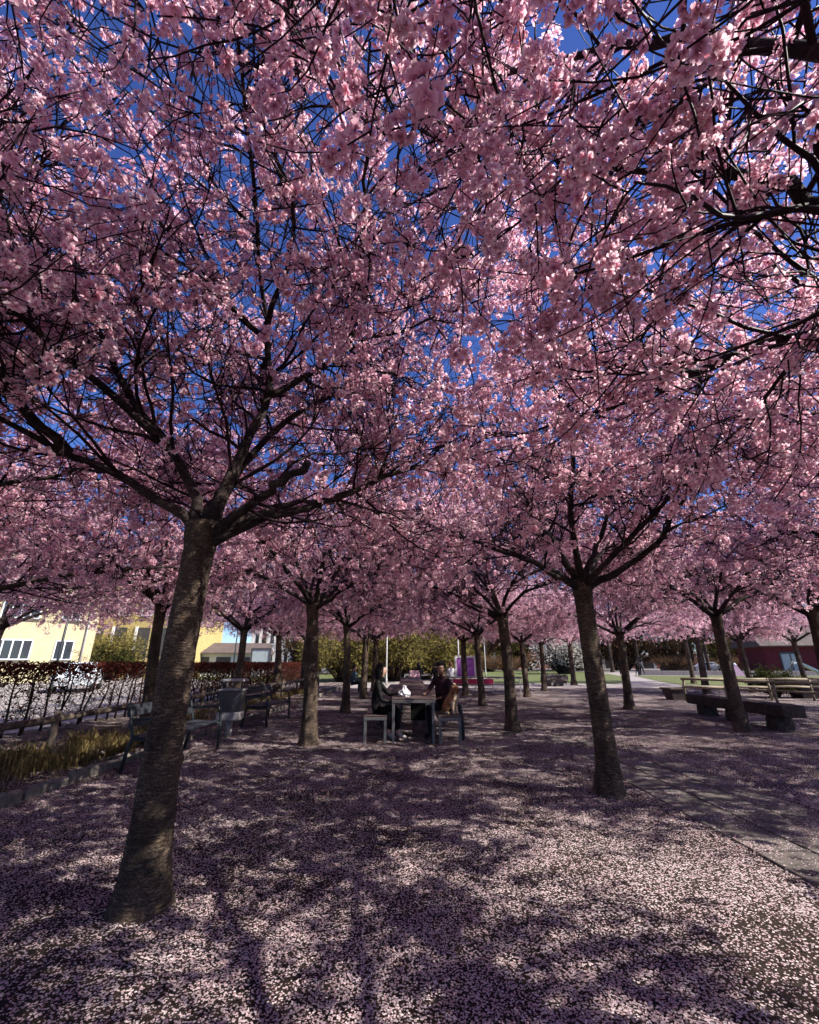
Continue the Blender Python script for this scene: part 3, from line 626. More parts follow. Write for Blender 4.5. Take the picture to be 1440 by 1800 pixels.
# ------------------------------------------------------------------ setting on both sides
sheet('planting_bed', -7.9, -4.16, 0, 32, 0.07, M['soil'], 16, 100, 0.02)
def kerb():
    o = tag(empty('stone_edging'), kind='structure')
    ms = []
    for k in range(5):
        mb = MB(); rg = random.Random(k); j = lambda s=.014: rg.uniform(-s, s); ln = .15
        mb.add([(-.055 + j(), -ln + j(), -.1), (.055 + j(), -ln + j(), -.1), (.055 + j(), ln + j(), -.1), (-.055 + j(), ln + j(), -.1),
                (-.05 + j(), -ln + j(), .13 + j()), (.045 + j(), -ln + j(), .12 + j()), (.045 + j(), ln + j(), .12 + j()), (-.05 + j(), ln + j(), .13 + j())],
               [(3, 2, 1, 0), (4, 5, 6, 7), (0, 1, 5, 4), (1, 2, 6, 5), (2, 3, 7, 6), (3, 0, 4, 7)]); ms.append(mb.mesh('edging_stone', M['granite'], bevel=.032))
    y = 1.2; k = 0
    while y < 26:
        link('edging_stone', ms[k % 5], o, (-4.17 + rnd.uniform(-.02, .02) + max(0, y - 9) * .03, y, rnd.uniform(-.04, .025)), (rnd.uniform(-.08, .08), rnd.uniform(-.05, .05), rnd.choice((0, PI)) + rnd.uniform(-.08, .08))); y += .335; k += 1
kerb()
def paving():
    o = tag(empty('paved_path'), kind='structure')
    mb = MB(); mb.box(-.214, .214, -.337, .337, -.04, .011); me = mb.mesh('slab', M['slab'], bevel=.006)
    for c in range(3):
        y = -.5 + c * .23
        while y < 9.4 - c * .3:
            if not (y > 7.5 and rnd.random() < .35):
                link('slab', me, o, (2.9 + c * .45, y, rnd.uniform(-.004, .004)), (rnd.uniform(-.006, .006), rnd.uniform(-.006, .006), rnd.uniform(-.006, .006)))
            y += .70
paving()
def poly_sheet(name, pts, z, mat):
    mb = MB(); mb.add([(x, y, z) for x, y in pts], [tuple(range(len(pts)))]); return tag(mb.build(name, mat), kind='structure')
poly_sheet('lawn', [(4.5, 33), (9, 32.4), (14.4, 32.2), (16.2, 35), (19, 41), (22.5, 49), (25, 58), (27, 75), (10, 82), (2, 80), (3, 50)], 0.004, M['turf'])
poly_sheet('lawn', [(17.8, 30.3), (22, 28.8), (30, 28), (60, 28), (60, 49.5), (30, 49.9), (24.5, 50.5), (21.5, 42), (19, 35)], 0.004, M['turf'])
poly_sheet('lawn', [(-7.3, 33), (-1, 36), (1, 44), (-3, 60), (-30, 60), (-22, 44), (-12, 34)], 0.004, M['turf'])

# ------------------------------------------------------------------ hedge, dry grass, rail fence at the left
def leaf_quads(rg, C, size, elong=1.6, bend=.25):
    n = len(C); d = rg.normal(0, 1, (n, 3)); d /= np.linalg.norm(d, axis=1, keepdims=True); e = np.cross(d, rg.normal(0, 1, (n, 3))); e /= np.linalg.norm(e, axis=1, keepdims=True) + 1e-9
    s = (size * rg.uniform(.6, 1.3, n))[:, None]
    V = np.stack([C - d * s * elong * .5, C + e * s * .4, C + d * s * elong * .5, C - e * s * .4], 1).reshape(-1, 3)
    return V, np.arange(n * 4).reshape(-1, 4)
M['hedgetwig'] = simple('hedge_twig', (0.085, 0.045, 0.036), (0.045, 0.024, 0.020), 0.85, (9, 9, 9), spec=.1)
def hedge():
    o = thing('beech_hedge', 'clipped beech hedge of bare stems and dry russet leaves', 'hedge', (-7.5, 0, 0)); rg = np.random.default_rng(3)
    stems = []
    for k in range(4):
        mb = MB(); a = [(rg.normal(0, .02), rg.normal(0, .03), z) for z in (0, .35, .7, 1.0, 1.25)]; lean = rg.normal(0, .12, 2)
        a = [(x + lean[0] * z * .4, y + lean[1] * z, z) for x, y, z in a]; mb.tube(a, [.026, .021, .017, .012, .006], 6)
        stems.append(mb.mesh('stem', M['limb'], fixn=False))
    y = 6.2; Cs = []; B = []; Rr = []
    while y < 33:
        link('stem', stems[int(rg.integers(4))], o, (rg.normal(0, .06), y, .05), (0, 0, rg.choice([0, PI])))
        for q in range(62):
            z0 = rg.uniform(.15, 1.15); p = np.array([rg.normal(0, .04), y, z0 + .05]); d = unit(np.array([rg.normal(0, .8), rg.normal(0, 1), rg.uniform(.2, 1.1)]))
            b = wander(rg, p, d, rg.uniform(.2, .5), 5, .25, .02)
            b[:, 2] = np.minimum(b[:, 2], 1.36); B.append(b); Rr.append(np.linspace(.006, .0028, 5))
            if rg.uniform() < .16 + .5 * (z0 / 1.2) ** 2:
                for r in range(int(rg.integers(1, 4))): Cs.append(b[-1] + rg.normal(0, .06, 3))
        y += rg.uniform(.24, .4)
    n = 16000; C2 = np.stack([rg.normal(0, .16, n), rg.uniform(6, 33.2, n), 1.38 - np.abs(rg.normal(0, .16, n)) + .02 * rg.normal(0, 1, n)], 1)
    n3 = 9000; C3 = np.stack([rg.normal(0, .16, n3), rg.uniform(15, 33.2, n3), rg.uniform(.2, 1.3, n3)], 1)
    C = np.concatenate([np.array(Cs), C2, C3]); C[:, 2] = np.minimum(C[:, 2], 1.41)
    V, F = leaf_quads(rg, C, .05); lf = link('foliage', np_mesh('foliage', V, F, M['beech']), o); lf['kind'] = 'stuff'
    V, F = tubes(np.array(B), np.array(Rr), 3); tw = link('twigs', np_mesh('twigs', V, F, M['hedgetwig'], True), o); tw['kind'] = 'stuff'
hedge()
def dry_grass():
    rg = np.random.default_rng(9); n = 9000
    cx = rg.uniform(-5.75, -4.5, 90); cy = np.concatenate([rg.uniform(4.0, 9.2, 48), rg.uniform(9.2, 22, 42)]); cs = rg.uniform(.03, .15, 90)
    i = rg.integers(0, 90, n); x = cx[i] + rg.normal(0, 1, n) * cs[i]; y = cy[i] + rg.normal(0, 1, n) * cs[i]; L = rg.uniform(.10, .40, n) * (.6 + 3 * cs[i]); a = rg.uniform(0, 6.28, n); sp = rg.uniform(.25, 1.1, n)
    w_ = .004 + .003 * rg.uniform(0, 1, n); dx = np.cos(a); dy = np.sin(a); z0 = np.full(n, .06)
    b0 = np.stack([x - dy * w_, y + dx * w_, z0], 1); b1 = np.stack([x + dy * w_, y - dx * w_, z0], 1)
    mx = x + dx * L * sp * .4; my = y + dy * L * sp * .4; mz = z0 + L * .62
    m0 = np.stack([mx - dy * w_ * .8, my + dx * w_ * .8, mz], 1); m1 = np.stack([mx + dy * w_ * .8, my - dx * w_ * .8, mz], 1)
    tp = np.stack([x + dx * L * sp, y + dy * L * sp, z0 + L * (1 - .45 * sp)], 1); tp2 = tp + np.stack([dy, -dx, np.zeros(n)], 1) * .001
    V = np.stack([b0, b1, m1, m0, tp, tp2], 1).reshape(-1, 3); k = np.arange(n) * 6
    F = np.concatenate([np.stack([k, k + 1, k + 2, k + 3], 1), np.stack([k + 3, k + 2, k + 5, k + 4], 1)])
    tag(link('dry_grass', np_mesh('dry_grass', V, F, M['drygrass'])), 'yellowed dry grass tufts growing in the planted bed', 'grass', kind='stuff')
dry_grass()
def rail_fence(name, label, pts, hts, mat, post_r=.045, rail_w=.10, step=2.4, z=.05, ph=.66):
    o = thing(name, label, 'fence')
    for a, b in zip(pts[:-1], pts[1:]):
        a = Vector(a); b = Vector(b); n = max(1, round((b - a).length / step)); d = (b - a) / n
        for k in range(n + 1):
            if k == n and b != Vector(pts[-1]): continue
            p = a + d * k; mb = MB(); mb.tube([(p.x, p.y, -.1), (p.x + rnd.uniform(-.015, .015), p.y, ph * .5), (p.x + rnd.uniform(-.03, .03), p.y, z + ph)], [post_r, post_r * .95, post_r * .9], 8); mb.build('post', mat, o)
        for h in hts:
            for k in range(n):
                p = a + d * k; q = a + d * (k + 1); mb = MB(); e = d.normalized() * .06
                pts2 = [p - e.to_3d() + Vector((0, 0, h)) if False else Vector((p.x - e.x, p.y - e.y, h + rnd.uniform(-.012, .012))) , Vector(((p.x + q.x) / 2 + rnd.uniform(-.01, .01), (p.y + q.y) / 2, h + rnd.uniform(-.015, .015))), Vector((q.x - e.x * 1.1, q.y - e.y * 1.1, h + rnd.uniform(-.012, .012)))]
                mb.tube(pts2, [rail_w / 2 * rnd.uniform(.9, 1.08) for _ in range(3)], 7); mb.build('rail', mat, o)
    return o
rail_fence('rail_fence', 'low weathered wooden rail fence along the planted bed by the hedge', [(-5.25, 2.2), (-5.3, 12.0), (-5.1, 26)], [.60], M['oldwood'], .05, .11, 2.45)

# ------------------------------------------------------------------ park benches and litter bin
def park_bench(label, loc, rz=0.0, L=1.75):
    o = thing('park_bench', label, 'bench', loc, rz, 'dark park benches along the bed')
    # faces +x ; y is its length
    for sgn in (-1, 1):
        y = sgn * L / 2; mb = MB()
        mb.tube([(-.30, y, .0), (-.26, y, .25), (-.22, y, .43), (-.27, y, .62), (-.34, y, .86)], [.026, .024, .026, .022, .02], 8)      # back leg and upright
        mb.tube([(.27, y, 0), (.26, y, .3), (.245, y, .56), (.20, y, .645), (.10, y, .67), (-.1, y, .66), (-.27, y, .65)], [.026, .024, .022, .022, .02, .02, .018], 8)  # front leg and arm
        mb.tube([(-.22, y, .41), (.0, y, .385), (.255, y, .40)], [.022, .02, .022], 8)
        mb.build('end_frame', M['iron'], o)
    for k in range(4):
        mb = MB(); x = -.17 + k * .118; mb.box(x - .05, x + .05, -L / 2 - .04, L / 2 + .04, .412 + .004 * abs(k - 1.5), .446 + .004 * abs(k - 1.5)); mb.build('seat_slat', M['benchwood'], o, bevel=.006)
    for k, (z, h) in enumerate(((.60, .09), (.76, .15))):
        mb = MB(); x = -.245 - (z - .5) * .26; mb.prism([(x, z - h / 2), (x + .03, z - h / 2 + .005), (x + .03 - h * .26, z + h / 2 + .005), (x - h * .26, z + h / 2)], -L / 2 - .05, L / 2 + .05); mb.build('back_board', M['benchwood'], o, bevel=.005)
    return o
park_bench('dark park bench half hidden behind the nearest trunk', (-3.56, 7.45, 0.0))
park_bench('dark park bench just beyond the grey litter bin', (-3.50, 11.75, 0.0), -.03)
def bin_():
    o = thing('litter_bin', 'grey metal litter bin on a post with a raised hood', 'litter bin', (-3.60, 9.55, 0), .12)
    mb = MB(); mb.tube([(0, 0, -.05), (0, 0, .36)], .06, 10); mb.build('post', M['binlight'], o)
    mb = MB(); mb.prism([(-.20, .34), (.20, .34), (.23, .86), (-.23, .86)], -.17, .17); mb.build('body', M['bingrey'], o, bevel=.02)
    mb = MB(); mb.prism([(-.225, .31), (.225, .31), (.228, .46), (-.228, .46)], -.185, .185); mb.build('base_band', M['binlight'], o, bevel=.015)
    mb = MB(); mb.box(-.245, .245, -.19, .19, .855, .885); mb.build('rim', M['binlight'], o, bevel=.008)
    mb = MB(); mb.prism([(-.25, 1.03), (.25, 1.03), (.22, 1.075), (-.22, 1.075)], -.20, .20); mb.build('hood', M['binlight'], o, bevel=.008)
    for sx in (-.2, .2):
        for sy in (-.15, .15): mb = MB(); mb.box(sx - .012, sx + .012, sy - .012, sy + .012, .88, 1.035); mb.build('hood_strut', M['bingrey'], o)
bin_()

# ------------------------------------------------------------------ long tables
plank_m = {}
def slatted(name, label, cat, x0, x1, y0, y1, h, frame, along='y', pw=.135, leg_step=3.0, wood='tablewood', group=None, rail=.055):
    """frame of square tube on legs with planks laid across"""
    o = thing(name, label, cat, ((x0 + x1) / 2, y0, 0), 0, group); cx = (x0 + x1) / 2; W = x1 - x0; Lg = y1 - y0
    if along == 'x':
        o.location = (x0, (y0 + y1) / 2, 0); o.rotation_euler = (0, 0, -PI / 2); W = y1 - y0; Lg = x1 - x0
    n = max(1, round(Lg / leg_step)); fr = M[frame]
    for k in range(n + 1):
        for s in (-1, 1):
            y = Lg * k / n; y = min(max(y, .03), Lg - .03); mb = MB(); xx = s * (W / 2 - .03); mb.box(xx - .025, xx + .025, y - .025, y + .025, -.03, h - rail - .002); mb.build('leg', fr, o, bevel=.004)
    for s in (-1, 1): mb = MB(); xx = s * (W / 2 - .02); mb.box(xx - .02, xx + .02, 0, Lg, h - rail, h - .004); mb.build('side_rail', fr, o, bevel=.003)
    for y in (0, Lg): mb = MB(); mb.box(-W / 2 + .0405, W / 2 - .0405, y - (.0 if y == 0 else .04), y + (.04 if y == 0 else 0), h - rail, h - .004); mb.build('end_rail', fr, o, bevel=.003)
    m = int(Lg / pw); pw = Lg / m; key = (round(W, 3), wood)
    if key not in plank_m: mb = MB(); mb.box(-W / 2 - .003, W / 2 + .003, -pw * .47, pw * .47, -.012, .014); plank_m[key] = mb.mesh('plank', M[wood], bevel=.003)
    for k in range(m): link('plank', plank_m[key], o, (rnd.uniform(-.004, .004), pw * (k + .5), h + .012 + rnd.uniform(-.002, .002)), (0, 0, rnd.uniform(-.006, .006)))
    return o
tb = slatted('long_table', 'long dark slatted table on a steel frame running away between the seated pair', 'table', -.33, .47, 8.78, 20.9, .735, 'steel')
slatted('table_bench', 'steel framed bench left of the long table, under the woman', 'bench', -.85, -.42, 8.8, 20.9, .44, 'steel')
slatted('table_bench', 'steel framed bench right of the long table, under man and dog', 'bench', .53, .95, 8.72, 20.9, .44, 'steel')
slatted('long_table', 'white framed table beside the pink panels under the poster', 'table', 1.75, 5.3, 21.4, 22.15, .72, 'whitesteel', 'x')
slatted('table_bench', 'white framed bench in front of the table by the pink panels', 'bench', 1.75, 5.3, 20.85, 21.2, .44, 'whitesteel', 'x')
slatted('long_table', 'white framed table farther back where the distant guests sit', 'table', -.3, 3.9, 26.2, 27.0, .74, 'whitesteel', 'x')
slatted('table_bench', 'white framed bench of the distant table where guests sit', 'bench', -.3, 3.9, 25.4, 25.8, .44, 'whitesteel', 'x')
mb = MB(); mb.box(-.04, .34, 3.4, 3.46, -.02, .66); mb.build('dark_panel', M['black'], tb)  # dark upright panel under the long table
# ------------------------------------------------------------------ people and the dog
def skin_surface(name, V, Rd, E, root, sub=1):
    me = bpy.data.meshes.new(name); me.from_pydata([tuple(v) for v in V], E, []); ob = bpy.data.objects.new(name, me); col.objects.link(ob)
    ob.modifiers.new('skin', 'SKIN')
    for i, d in enumerate(me.skin_vertices[0].data): d.radius = (Rd[i], Rd[i]); d.use_root = (i == root)
    s = ob.modifiers.new('sub', 'SUBSURF'); s.levels = sub; s.render_levels = sub
    dg = bpy.context.evaluated_depsgraph_get(); out = bpy.data.meshes.new_from_object(ob.evaluated_get(dg))
    bpy.data.objects.remove(ob); out.name = name
    return out
def paint(me, segs, mats):
    """give each face the material of the bone it lies closest to"""
    me.materials.clear(); names = []
    for _, _, _, mt in segs:
        if mt not in names: names.append(mt)
    for n in names: me.materials.append(M[n])
    for pl in me.polygons:
        c = pl.center; best = 1e9; bi = 0
        for a, b, r, mt in segs:
            a = Vector(a); b = Vector(b); ab = b - a; tt = max(0, min(1, (c - a).dot(ab) / max(ab.length_squared, 1e-9))); d = (c - a - ab * tt).length / r
            if d < best: best = d; bi = names.index(mt)
        pl.material_index = bi; pl.use_smooth = True
def person(label, J, wear, loc=(0, 0, 0), rz=0.0, hair='short', scale=1.0, group=None, fingers=True):
    """J: joint positions (local, facing +x): pelvis, chest, head, knees, ankles, elbows, wrists ... left side is +y"""
    o = thing('person', label, 'person', loc, rz, group, scale)
    v = lambda k: Vector(J[k])
    pel, chest, head = v('pelvis'), v('chest'), v('head'); upd = (chest - pel).normalized(); fwd = Vector(J.get('face', (1, 0, 0))).normalized()
    side = Vector(J.get('side', (0, 1, 0))).normalized(); hd = Vector((0, 0, 1))
    belly = pel.lerp(chest, .5); neck0 = chest + upd * .145; neck1 = head - hd * .10 - fwd * .015
    V = [pel, belly, chest, neck0, neck1, head - hd * .045 + fwd * .01, head + hd * .055, head + hd * .085]; Rr = [.135, .125, .142, .062, .052, .078, .088, .055]
    E = [(0, 1), (1, 2), (2, 3), (3, 4), (4, 5), (5, 6), (6, 7)]
    seg = [(pel, belly, .135, wear['torso']), (belly, chest, .14, wear['torso']), (chest, neck0, .10, wear['torso']), (neck0 + upd * .03, head, .07, wear['skin']), (head, head + hd * .1, .09, wear['skin'])]
    def add(p, r, parent): V.append(Vector(p)); Rr.append(r); E.append((parent, len(V) - 1)); return len(V) - 1
    add(head + fwd * .088 - hd * .005, .020, 5)              # nose and face front
    hands = []
    for s, tag_ in ((1, 'l'), (-1, 'r')):
        sh = chest + side * (s * .165) + upd * .075; el = v('elbow_' + tag_); wr = v('wrist_' + tag_)
        i = add(sh, .066, 2); i = add(sh.lerp(el, .55), .052, i); i = add(el, .044, i); i = add(wr, .030, i)
        hdir = Vector(J.get('hand_' + tag_, (wr - el))).normalized(); pm = wr + hdir * .055; i = add(pm, .032, i); hands.append((pm, hdir))
        seg += [(chest, sh, .09, wear['torso']), (sh, el, .055, wear['torso']), (el, wr, .042, wear['torso']), (wr, pm + hdir * .03, .036, wear['skin'])]
        hip = pel + side * (s * .09) - Vector((0, 0, .03)); kn = v('knee_' + tag_); an = v('ankle_' + tag_); toe = v('toe_' + tag_)
        i = add(hip, .092, 0); i = add(hip.lerp(kn, .5), .08, i); i = add(kn, .062, i); i = add(kn.lerp(an, .35), .058, i); i = add(an, .040, i); i = add(an.lerp(toe, .45) - Vector((0, 0, .012)), .042, i); i = add(toe, .032, i)
        cuff = kn.lerp(an, wear.get('cuff', .97))
        seg += [(hip, kn, .08, wear['legs']), (kn, cuff, .058, wear['legs']), (cuff, an, .042, wear.get('ankle', wear['legs'])), (an.lerp(toe, .12), toe, .044, wear['shoes'])]
    me = skin_surface('body', V, Rr, E, 0, 1)
    paint(me, seg, None)
    if fingers:                                              # five bent fingers on each palm, part of the same mesh
        bm = bmesh.new(); bm.from_mesh(me); mi = [m.name for m in me.materials].index(M[wear['skin']].name)
        for pm, hdir in hands:
            sd_ = hdir.cross(Vector((0, 0, 1))); sd_ = sd_.normalized() if sd_.length > .1 else side; dn = sd_.cross(hdir).normalized()
            if dn.z > 0: dn = -dn
            for f in range(5):
                if f == 4: base = pm - hdir * .015 + sd_ * .026; dirs = (sd_ * .7 + hdir * .7).normalized(); ln = .048
                else: base = pm + hdir * .02 + sd_ * (.024 - f * .016); dirs = hdir; ln = (.066, .075, .070, .056)[f]
                tb_ = MB(); tb_.tube([base, base + dirs * ln * .4, base + dirs * ln * .75 + dn * ln * .2, base + dirs * ln * .92 + dn * ln * .42], [.0095, .009, .008, .006], 6)
                vs = [bm.verts.new(p) for p in tb_.v]
                for fc in tb_.f:
                    q = bm.faces.new([vs[i] for i in fc]); q.material_index = mi; q.smooth = True
        bm.to_mesh(me); bm.free()
    link('body', me, o)
    # ears
    for s in (1, -1):
        mb = MB(); mb.lathe([(.004, -.028), (.016, -.016), (.019, .004), (.012, .024), (.003, .03)], 7); e = mb.build('ear', M[wear['skin']], o, head + side * (s * .088) - fwd * .01 - hd * .005)
        e.scale = (1, .45, 1)
    for s in (1, -1):
        mb = MB(); mb.lathe([(.002, -.009), (.010, -.004), (.010, .004), (.002, .009)], 8); mb.build('eye', M['nose'], o, head + fwd * .080 + side * (s * .032) + hd * .018)
    mb = MB(); mb.bar(head + fwd * .083 + side * .022 - hd * .052, head + fwd * .083 - side * .022 - hd * .052, .008, .009); mb.build('mouth', M['brick'], o)
    # hair: a shell over the skull, longer at the back for long hair
    rg = np.random.default_rng(len(label)); bm = bmesh.new(); bmesh.ops.create_icosphere(bm, subdivisions=3, radius=1.0)
    for vt in list(bm.verts):
        n = vt.co.copy(); f = n.dot(fwd); z = n.z
        r = .108 + rg.normal(0, .004 if hair != 'curly' else .011)
        p = Vector((n.x * r * 1.0, n.y * r, z * (r * 1.24))) + hd * .03 - fwd * (.026 + .022 * max(f, 0))
        if hair == 'long' and z < .1 and f < .35: p.z -= .17 * (.1 - z) ; p -= fwd * .02 * (1 if f < 0 else 0)
        vt.co = p + head
        vt.index = vt.index
    kill = [vt for vt in bm.verts if ((vt.co - head).dot(fwd) > .03 and (vt.co - head).z < .062) or ((vt.co - head).z < (-.34 if hair == 'long' else -.045))]
    bmesh.ops.delete(bm, geom=kill, context='VERTS')
    hm = bpy.data.meshes.new('hair'); bm.to_mesh(hm); bm.free(); hm.materials.append(M[wear.get('hair', 'hair')])
    for pl in hm.polygons: pl.use_smooth = hair != 'curly'
    link('hair', hm, o)
    return o
# woman on the left bench facing the table
person('woman in black jacket with long dark hair seated left of the table, ankles crossed',
       dict(pelvis=(0, 0, .545), chest=(.03, 0, .94), head=(.115, 0, 1.235), knee_l=(.42, .10, .57), knee_r=(.41, -.07, .60), ankle_l=(.25, .02, .12), ankle_r=(.44, -.03, .13),
            toe_l=(.40, .03, .045), toe_r=(.60, -.05, .05), elbow_l=(.24, .24, .79), wrist_l=(.48, .20, .815), elbow_r=(.12, -.27, .72), wrist_r=(.34, -.16, .68), hand_l=(1, -.1, -.05), hand_r=(.8, .1, -.5)),
       dict(torso='leather', legs='black', skin='skin', shoes='shoe', cuff=.80, ankle='skin', hair='hair'), (-.655, 9.12, 0), 0.0, 'long')
# man on the right bench behind the dog
person('man in maroon jacket with curly dark hair seated behind the dog',
       dict(pelvis=(0, 0, .545), chest=(.02, 0, .95), head=(.07, .0, 1.262), knee_l=(.12, .40, .60), knee_r=(.44, -.12, .56), ankle_l=(.36, .56, .12), ankle_r=(.42, -.10, .10),
            toe_l=(.55, .62, .05), toe_r=(.60, -.12, .05), elbow_l=(.22, .26, .76), wrist_l=(.42, .16, .74), elbow_r=(.22, -.28, .78), wrist_r=(.42, -.20, .80)),
       dict(torso='maroon', legs='denim', skin='skin2', shoes='black', hair='hair'), (.69, 9.72, 0), R_(-118), 'curly')
def dog():
    o = thing('dog', 'golden brown long eared dog sitting upright on the bench end', 'dog', (.80, 9.03, .467), R_(-38))
    S = .94
    J = dict(hip=(-.12, 0, .13), mid=(-.05, 0, .22), chest=(.045, 0, .31), neck=(.07, 0, .41), skull=(.085, 0, .495), brow=(.125, 0, .50), muz=(.185, 0, .465), tip=(.205, 0, .46))
    V = []; Rr = []; E = []; seg = []
    def add(p, r, par=None):
        V.append(Vector(p) * S); Rr.append(r * S)
        if par is not None: E.append((par, len(V) - 1))
        return len(V) - 1
    h = add(J['hip'], .105); md = add(J['mid'], .108, h); c = add(J['chest'], .098, md); n = add(J['neck'], .068, c); sk = add(J['skull'], .068, n); b = add(J['brow'], .055, sk); mz = add(J['muz'], .034, b); add(J['tip'], .026, mz)
    T = lambda k: Vector(J[k]) * S
    seg += [(T('hip'), T('mid'), .105, 'fur'), (T('mid'), T('chest'), .1, 'fur'), (T('chest'), T('neck'), .085, 'fur'), (T('neck'), T('skull'), .07, 'fur'), (T('brow'), T('tip'), .04, 'fur'),
            (Vector((.115, 0, .22)) * S, Vector((.125, 0, .37)) * S, .055, 'furpale')]
    for s in (1, -1):
        i = add((.06, s * .058, .25), .050, c); i = add((.075, s * .062, .12), .034, i); i = add((.085, s * .062, .035), .026, i); add((.125, s * .064, .018), .026, i)
        seg += [(Vector((.06, s * .058, .25)) * S, Vector((.085, s * .062, .03)) * S, .036, 'furpale'), (Vector((.085, s * .062, .03)) * S, Vector((.125, s * .064, .02)) * S, .03, 'furpale')]
        i = add((-.10, s * .085, .11), .075, h); i = add((.005, s * .125, .13), .056, i); i = add((-.07, s * .12, .035), .034, i); add((.03, s * .125, .02), .030, i)
        seg += [(Vector((-.10, s * .085, .11)) * S, Vector((.005, s * .125, .13)) * S, .06, 'fur'), (Vector((-.07, s * .12, .03)) * S, Vector((.03, s * .125, .02)) * S, .034, 'furpale')]
    i = add((-.20, .02, .05), .030, h); i = add((-.27, .06, .03), .030, i); add((-.31, .12, .03), .018, i); seg.append((Vector((-.2, .02, .05)) * S, Vector((-.31, .12, .03)) * S, .035, 'furpale'))
    me = skin_surface('body', V, Rr, E, 0, 1); paint(me, seg, None)
    rg = np.random.default_rng(2)
    for vt in me.vertices: vt.co += Vector(rg.normal(0, .0035, 3))
    link('body', me, o)
    for s in (1, -1):
        mb = MB(); mb.tube([(0, 0, 0), (0, s * .018, -.04), (.008, s * .026, -.10), (.014, s * .022, -.145)], [.018, .034, .037, .012], 8); e = mb.build('ear', M['furdark'], o, Vector((.085, s * .062, .535)) * S); e.scale = (1, .75, 1)
        mb = MB(); mb.lathe([(.001, -.009), (.008, -.005), (.009, .002), (.002, .008)], 8); mb.build('eye', M['nose'], o, Vector((.158, s * .034, .515)) * S)
    mb = MB(); mb.lathe([(.002, -.012), (.012, -.008), (.015, .002), (.006, .010)], 8); mb.build('nose', M['nose'], o, Vector((.226, 0, .472)) * S)
    mb = MB(); mb.lathe([(.003, -.02), (.028, -.01), (.034, .006), (.016, .022), (.002, .026)], 9); mb.build('top_knot', M['furpale'], o, Vector((.085, 0, .560)) * S)
dog()
sit = dict(pelvis=(0, 0, .545), chest=(.05, 0, .94), head=(.10, 0, 1.24), knee_l=(.42, .11, .56), knee_r=(.42, -.11, .56), ankle_l=(.40, .10, .12), ankle_r=(.40, -.10, .12), toe_l=(.56, .10, .05), toe_r=(.56, -.10, .05),
           elbow_l=(.20, .25, .74), wrist_l=(.42, .16, .80), elbow_r=(.20, -.25, .74), wrist_r=(.42, -.16, .80))
walk = dict(pelvis=(0, 0, .93), chest=(.02, 0, 1.33), head=(.05, 0, 1.62), knee_l=(.18, .09, .52), knee_r=(-.02, -.09, .50), ankle_l=(.26, .09, .10), ankle_r=(-.24, -.09, .16), toe_l=(.42, .09, .05), toe_r=(-.10, -.09, .05),
            elbow_l=(-.08, .24, 1.14), wrist_l=(.06, .22, .92), elbow_r=(.06, -.24, 1.14), wrist_r=(.24, -.20, .98))
G_ = 'distant people'
person('dark clad seated guest with long hair left of the curly haired man', sit, dict(torso='black', legs='black', skin='skin', shoes='black'), (.52, 25.55, 0), R_(90), 'long', group=G_, fingers=False)
person('dark clad seated guest just behind the curly haired man', sit, dict(torso='leather', legs='denim', skin='skin', shoes='black'), (1.45, 25.5, 0), R_(90), 'short', group=G_, fingers=False)
person('seated guest in white sleeves left of the purple poster', sit, dict(torso='white', legs='black', skin='skin', shoes='black', hair='furdark'), (2.30, 25.5, 0), R_(95), 'short', group=G_, fingers=False)
person('crouched person in blue between the trunks left of the woman', sit, dict(torso='teeblue', legs='denim', skin='skin', shoes='shoe'), (-2.85, 23.2, -.12), R_(-20), 'short', group=G_, fingers=False)
person('walker in black on the sandy path left of the slim trunk', walk, dict(torso='black', legs='denim', skin='skin', shoes='black'), (23.7, 51.5, 0), R_(80), 'short', group=G_, fingers=False)
person('walker in dark coat on the sandy path right of the slim trunk', walk, dict(torso='leather', legs='black', skin='skin2', shoes='black'), (25.3, 51.0, 0), R_(100), 'short', group=G_, fingers=False)
person('walker in grey on the sandy path beside the dark coat', walk, dict(torso='bingrey', legs='denim', skin='skin', shoes='shoe'), (26.0, 51.4, 0), R_(96), 'long', group=G_, fingers=False)
def crumpled_bag():
    rg = np.random.default_rng(8); bm = bmesh.new(); bmesh.ops.create_icosphere(bm, subdivisions=3, radius=1)
    for vt in bm.verts:
        n = vt.co; k = 1 + rg.normal(0, .09); z = max(n.z, -.55)
        vt.co = Vector((n.x * .125 * k * (1 - .35 * max(z, 0)), n.y * .10 * k, (z + .55) * .10 * k + (.05 if z > .75 else 0)))
    me = bpy.data.meshes.new('paper_bag'); bm.to_mesh(me); bm.free(); me.materials.append(M['white'])
    tag(link('paper_bag', me, None, (-.10, 9.22, .762)), 'crumpled white paper bag lying on the near end of the long table', 'bag')
crumpled_bag()

